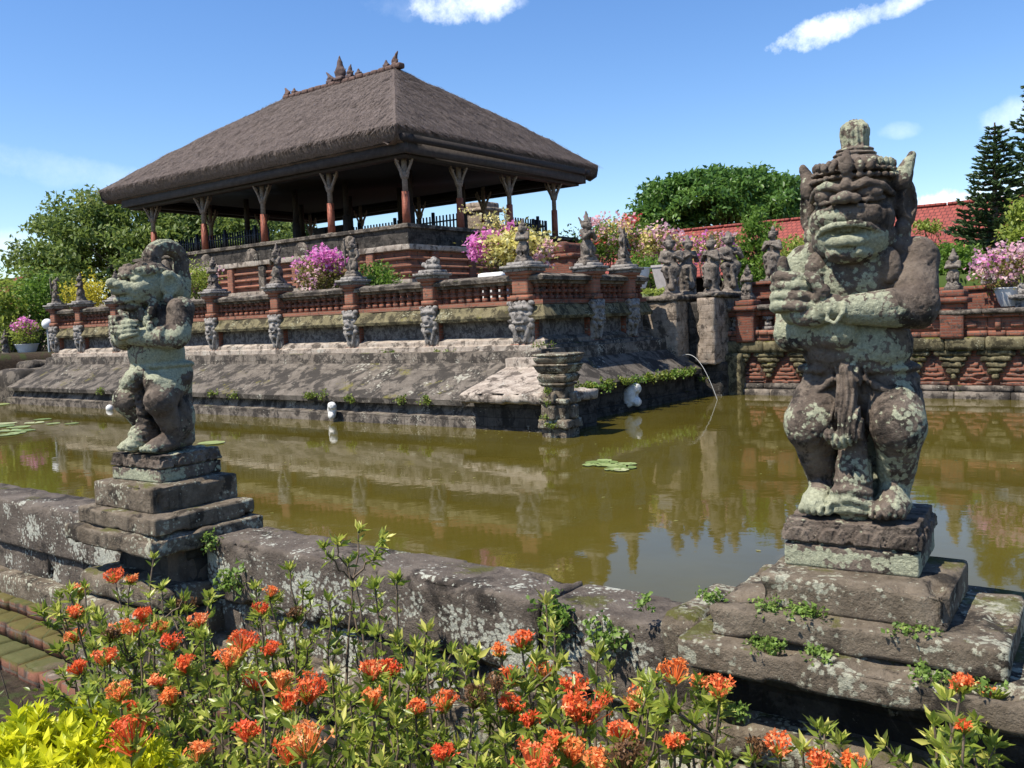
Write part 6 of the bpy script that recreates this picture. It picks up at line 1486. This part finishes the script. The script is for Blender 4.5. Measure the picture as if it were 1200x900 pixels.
def ixora(label, flowers, tops, seed, base=None, zoff=0.0):
    rng = np.random.default_rng(seed); HP = []
    for (px, py, r) in flowers: z = -1.13+zoff+rng.uniform(-.10, .10); HP.append((at(px, py, 2, z), r, True))
    for (px, py, z) in tops: HP.append((at(px, py, 2, z), 0, False))
    cx = np.mean([h[0][0] for h in HP]); cy = np.mean([h[0][1] for h in HP]); cy = min(cy, 2.45)
    t = thing('ixora_shrub', label, 'flowering shrub', (cx, cy, GROUND), 'ixora shrubs of the flower bed')
    st = MB(); lf = MB()
    paths = []
    def dress(P, tip_fl, lush):
        up = unit(P[-1]-P[-3]); L = rng.uniform(.043, .062)
        rosette(lf, P[-1]-up*(.02 if tip_fl else 0), up, rng.integers(9, 14), L*(1.0 if tip_fl else .9), rng, .5 if tip_fl else .74, .34, 1.25 if tip_fl else .95)
        m_ = len(P)
        for i in range(m_-1, int(m_*.30), -1):
            if rng.random() < (.95 if i > m_*.6 else .6)*lush: rosette(lf, P[i]-up*.012, unit(up+rng.normal(size=3)*.3), rng.integers(3, 7), L*rng.uniform(.75, 1.1), rng, .40, .34, 1.3)
            if i > m_*.6 and rng.random() < .7*lush: rosette(lf, (P[i]+P[i-1])/2, unit(up+rng.normal(size=3)*.3), rng.integers(2, 6), L*rng.uniform(.7, 1.0), rng, .46, .34, 1.25)
    for h, r, fl in HP:
        b = np.array([cx+rng.normal(0, .10), cy+rng.normal(0, .07), GROUND-.02]); m1 = b*.45+h*.55+np.array([rng.normal(0, .06), rng.normal(0, .05), .0]); m1[:2] = m1[:2]*.6+h[:2]*.4
        s = np.linspace(0, 1, 13)[:, None]; P = b*(1-s)**2+2*m1*s*(1-s)+h*s**2
        P[1:-1] += np.cumsum(rng.normal(size=(11, 3))*.009, 0)*np.sin(np.linspace(.3, 3.1, 11))[:, None]+rng.normal(size=(11, 3))*.004
        P[-1] = h-np.array([0, 0, r*.5]); tube(st, P, np.linspace(.0095, .0035, 13), 5); dress(P, fl, rng.uniform(.75, 1.1)); paths.append(P)
    for k in range(int(2.6*len(HP))+4):           # side branches leaving the main stems at an angle
        P0 = paths[rng.integers(len(paths))]; i = rng.integers(3, 11); a = rng.uniform(0, 6.28); ln = rng.uniform(.14, .34)
        d = np.array([math.cos(a)*rng.uniform(.4, .9), math.sin(a)*rng.uniform(.3, .7), rng.uniform(.55, 1.0)]); d = unit(d)
        e = P0[i]+d*ln; e[1] = min(e[1], 2.72); e[2] = min(e[2], max(q[2] for q in P0[:, :])-.02)
        s = np.linspace(0, 1, 8)[:, None]; md_ = P0[i]+d*ln*.5*np.array([1.25, 1.25, .7]); P = P0[i]*(1-s)**2+2*md_*s*(1-s)+e*s**2; P[1:-1] += rng.normal(size=(6, 3))*.005
        tube(st, P, np.linspace(.005, .0028, 8), 4); dress(P, False, rng.uniform(.35, 1.1))
    st.build('stems', M['stem'], t, True); lf.build('leaves', M['f_ixora'], t)
    for i, (h, r, fl) in enumerate(HP):
        if not fl: continue
        m = MB(); head(m, h, r*rng.uniform(1.0, 1.45), rng, int(16+r*850)); m.build('flower_cluster', M['f_spent'] if (i*5+seed) % 13 == 3 else M['f_orange2'] if (i+seed) % 3 == 0 else M['f_orange'], t)
    return t
s, md, bg_ = .026, .033, .045
ixora('slender orange ixora with separate flower heads in front of the brick steps, leftmost', [(92, 691, s), (90, 717, s), (87, 744, s), (128, 744, s)], [(100, 690, -1.1), (70, 700, -1.15)], 1)
ixora('orange ixora with a double head at its tip before the left pedestal foot', [(134, 674, md), (153, 678, s), (167, 721, md), (159, 737, s), (142, 735, s)], [(180, 655, -1.05), (175, 700, -1.15)], 2)
ixora('orange ixora between the left pedestal and the lichen-covered wall', [(218, 707, md), (233, 727, md), (202, 752, s), (187, 735, s)], [(190, 690, -1.15), (245, 700, -1.15)], 3)
ixora('sprawling orange ixora right above the golden-leaved bush', [(122, 770, s), (93, 782, s), (140, 810, s), (146, 834, md), (155, 862, bg_)], [(110, 760, -1.15), (165, 770, -1.2)], 4)
ixora('leggy ixora with the biggest orange head in the left half of the bed', [(282, 752, bg_), (266, 772, md), (218, 779, s), (187, 797, s), (202, 818, s)], [(240, 750, -1.15), (230, 790, -1.2)], 5)
ixora('tall ixora with three small orange heads against the white lichen of the wall', [(315, 694, s), (305, 713, s), (346, 720, s)], [(340, 668, -1.05), (355, 690, -1.1), (300, 690, -1.15)], 6)
ixora('tallest nearly flowerless ixora whose leafy tips cross the top of the wall', [(318, 760, s)], [(420, 622, -.90), (408, 660, -1.0), (440, 690, -1.05), (465, 682, -1.05), (500, 740, -1.1), (487, 760, -1.15), (385, 705, -1.1), (440, 745, -1.15), (418, 688, -1.05)], 7)
ixora('orange ixora with a broad head low in the middle left of the bed', [(299, 799, md), (328, 799, md), (361, 806, bg_), (335, 822, s)], [(390, 790, -1.15), (270, 800, -1.2)], 8)
ixora('orange ixora with a wide head at the bottom edge, left of the middle', [(358, 870, bg_), (340, 880, md), (288, 857, md), (231, 882, s)], [(400, 850, -1.2), (260, 860, -1.2), (310, 840, -1.2), (200, 860, -1.2)], 9)
ixora('leafy ixora with two touching orange heads under the tallest tips', [(435, 786, md), (457, 784, md), (437, 820, md), (487, 829, s)], [(480, 800, -1.15), (520, 790, -1.15), (410, 820, -1.2), (465, 850, -1.2)], 10)
ixora('bright leafy ixora with a narrow orange head at the bottom middle', [(521, 822, md), (555, 817, md), (521, 884, s)], [(500, 780, -1.1), (545, 780, -1.15), (440, 870, -1.2), (480, 880, -1.2), (560, 880, -1.2)], 11)
ixora('ixora with a cluster of orange heads in front of the mossy end of the wall', [(587, 761, s), (611, 750, md), (596, 793, md), (637, 787, md), (600, 823, md), (622, 842, s), (580, 800, s)], [(640, 708, -.98), (650, 740, -1.05), (560, 770, -1.15)], 12)
ixora('ixora with two large fiery heads left of the right pedestal', [(671, 799, s), (688, 825, bg_), (675, 832, md), (740, 818, md)], [(715, 785, -1.1), (700, 770, -1.1), (760, 830, -1.15)], 13)
ixora('ixora with crowded orange heads at the bottom edge right of the middle', [(624, 890, bg_), (667, 880, bg_), (727, 862, md), (731, 890, bg_), (700, 893, md), (650, 868, s)], [(590, 870, -1.2), (690, 860, -1.2), (770, 850, -1.15), (800, 880, -1.2)], 14)
ixora('ixora with upright bud clusters just left of the right pedestal', [(790, 788, md), (842, 806, md), (790, 868, s), (820, 800, s)], [(770, 800, -1.1), (830, 830, -1.15), (810, 850, -1.2)], 15)
ixora('low leafy ixora with small orange heads under the right pedestal', [(881, 878, s), (914, 874, s), (1000, 893, s), (960, 893, s)], [(960, 855, -1.15), (940, 880, -1.15), (850, 890, -1.2), (985, 870, -1.2)], 16)
ixora('lone thin ixora at the right edge in front of the pedestal overhang', [(1127, 800, .02), (1160, 812, .015), (1130, 852, .012)], [(1095, 850, -1.15), (1110, 820, -1.1), (1140, 880, -1.2), (1105, 880, -1.2)], 17, zoff=.05)
# golden-leaved bush in the lower left corner
rng = np.random.default_rng(90); c = at(50, 905, 2, -1.25); t = thing('golden_bush', 'bright golden-yellow leaved bush in the lower left corner', 'shrub', (c[0], c[1], GROUND))
m = MB(); st = MB()
for k in range(330):
    d = unit(rng.normal(size=3)); d[2] = abs(d[2])*.9+.05; p = c+np.array([0, 0, -.12])+d*np.array([.40, .34, .26])*rng.uniform(.65, 1.08)
    if k % 4 == 0: limb(st, (c[0]+rng.normal(0, .08), c[1]+rng.normal(0, .08), GROUND), p, .008, .003, rng, .05, 5)
    up = unit(d+np.array([0, 0, .6])+rng.normal(size=3)*.3)
    for i in range(4): rosette(m, p-up*.022*i, up, 6, .05, rng, .62-.12*i, .38, 1.15)
st.build('stems', M['stem'], t, True); m.build('leaves', M['f_gold'], t)
# low ground plants of the bed
rng = np.random.default_rng(91); m = MB(); n = 9000
P = np.stack([rng.uniform(-5.2, .3, n), rng.uniform(.7, 2.55, n), GROUND+rng.random(n)**2*.30], -1); leaves(m, P, .05, .4, .4, rng=rng, tint=rng.random(n)*.6)
o = m.build('undergrowth', M['f_ixora']); struct(o, 'stuff')
rng = np.random.default_rng(92); m = MB(); n = 160
P = np.stack([rng.uniform(-4.2, .3, n), rng.uniform(.9, 2.5, n), np.full(n, GROUND)], -1)
for p in P: tube(m, [p, p+np.array([rng.normal(0, .08), rng.normal(0, .08), rng.uniform(.3, .75)])], [.005, .0025], 4, cap=False)
o = m.build('dry_twigs', M['stem']); struct(o, 'stuff')
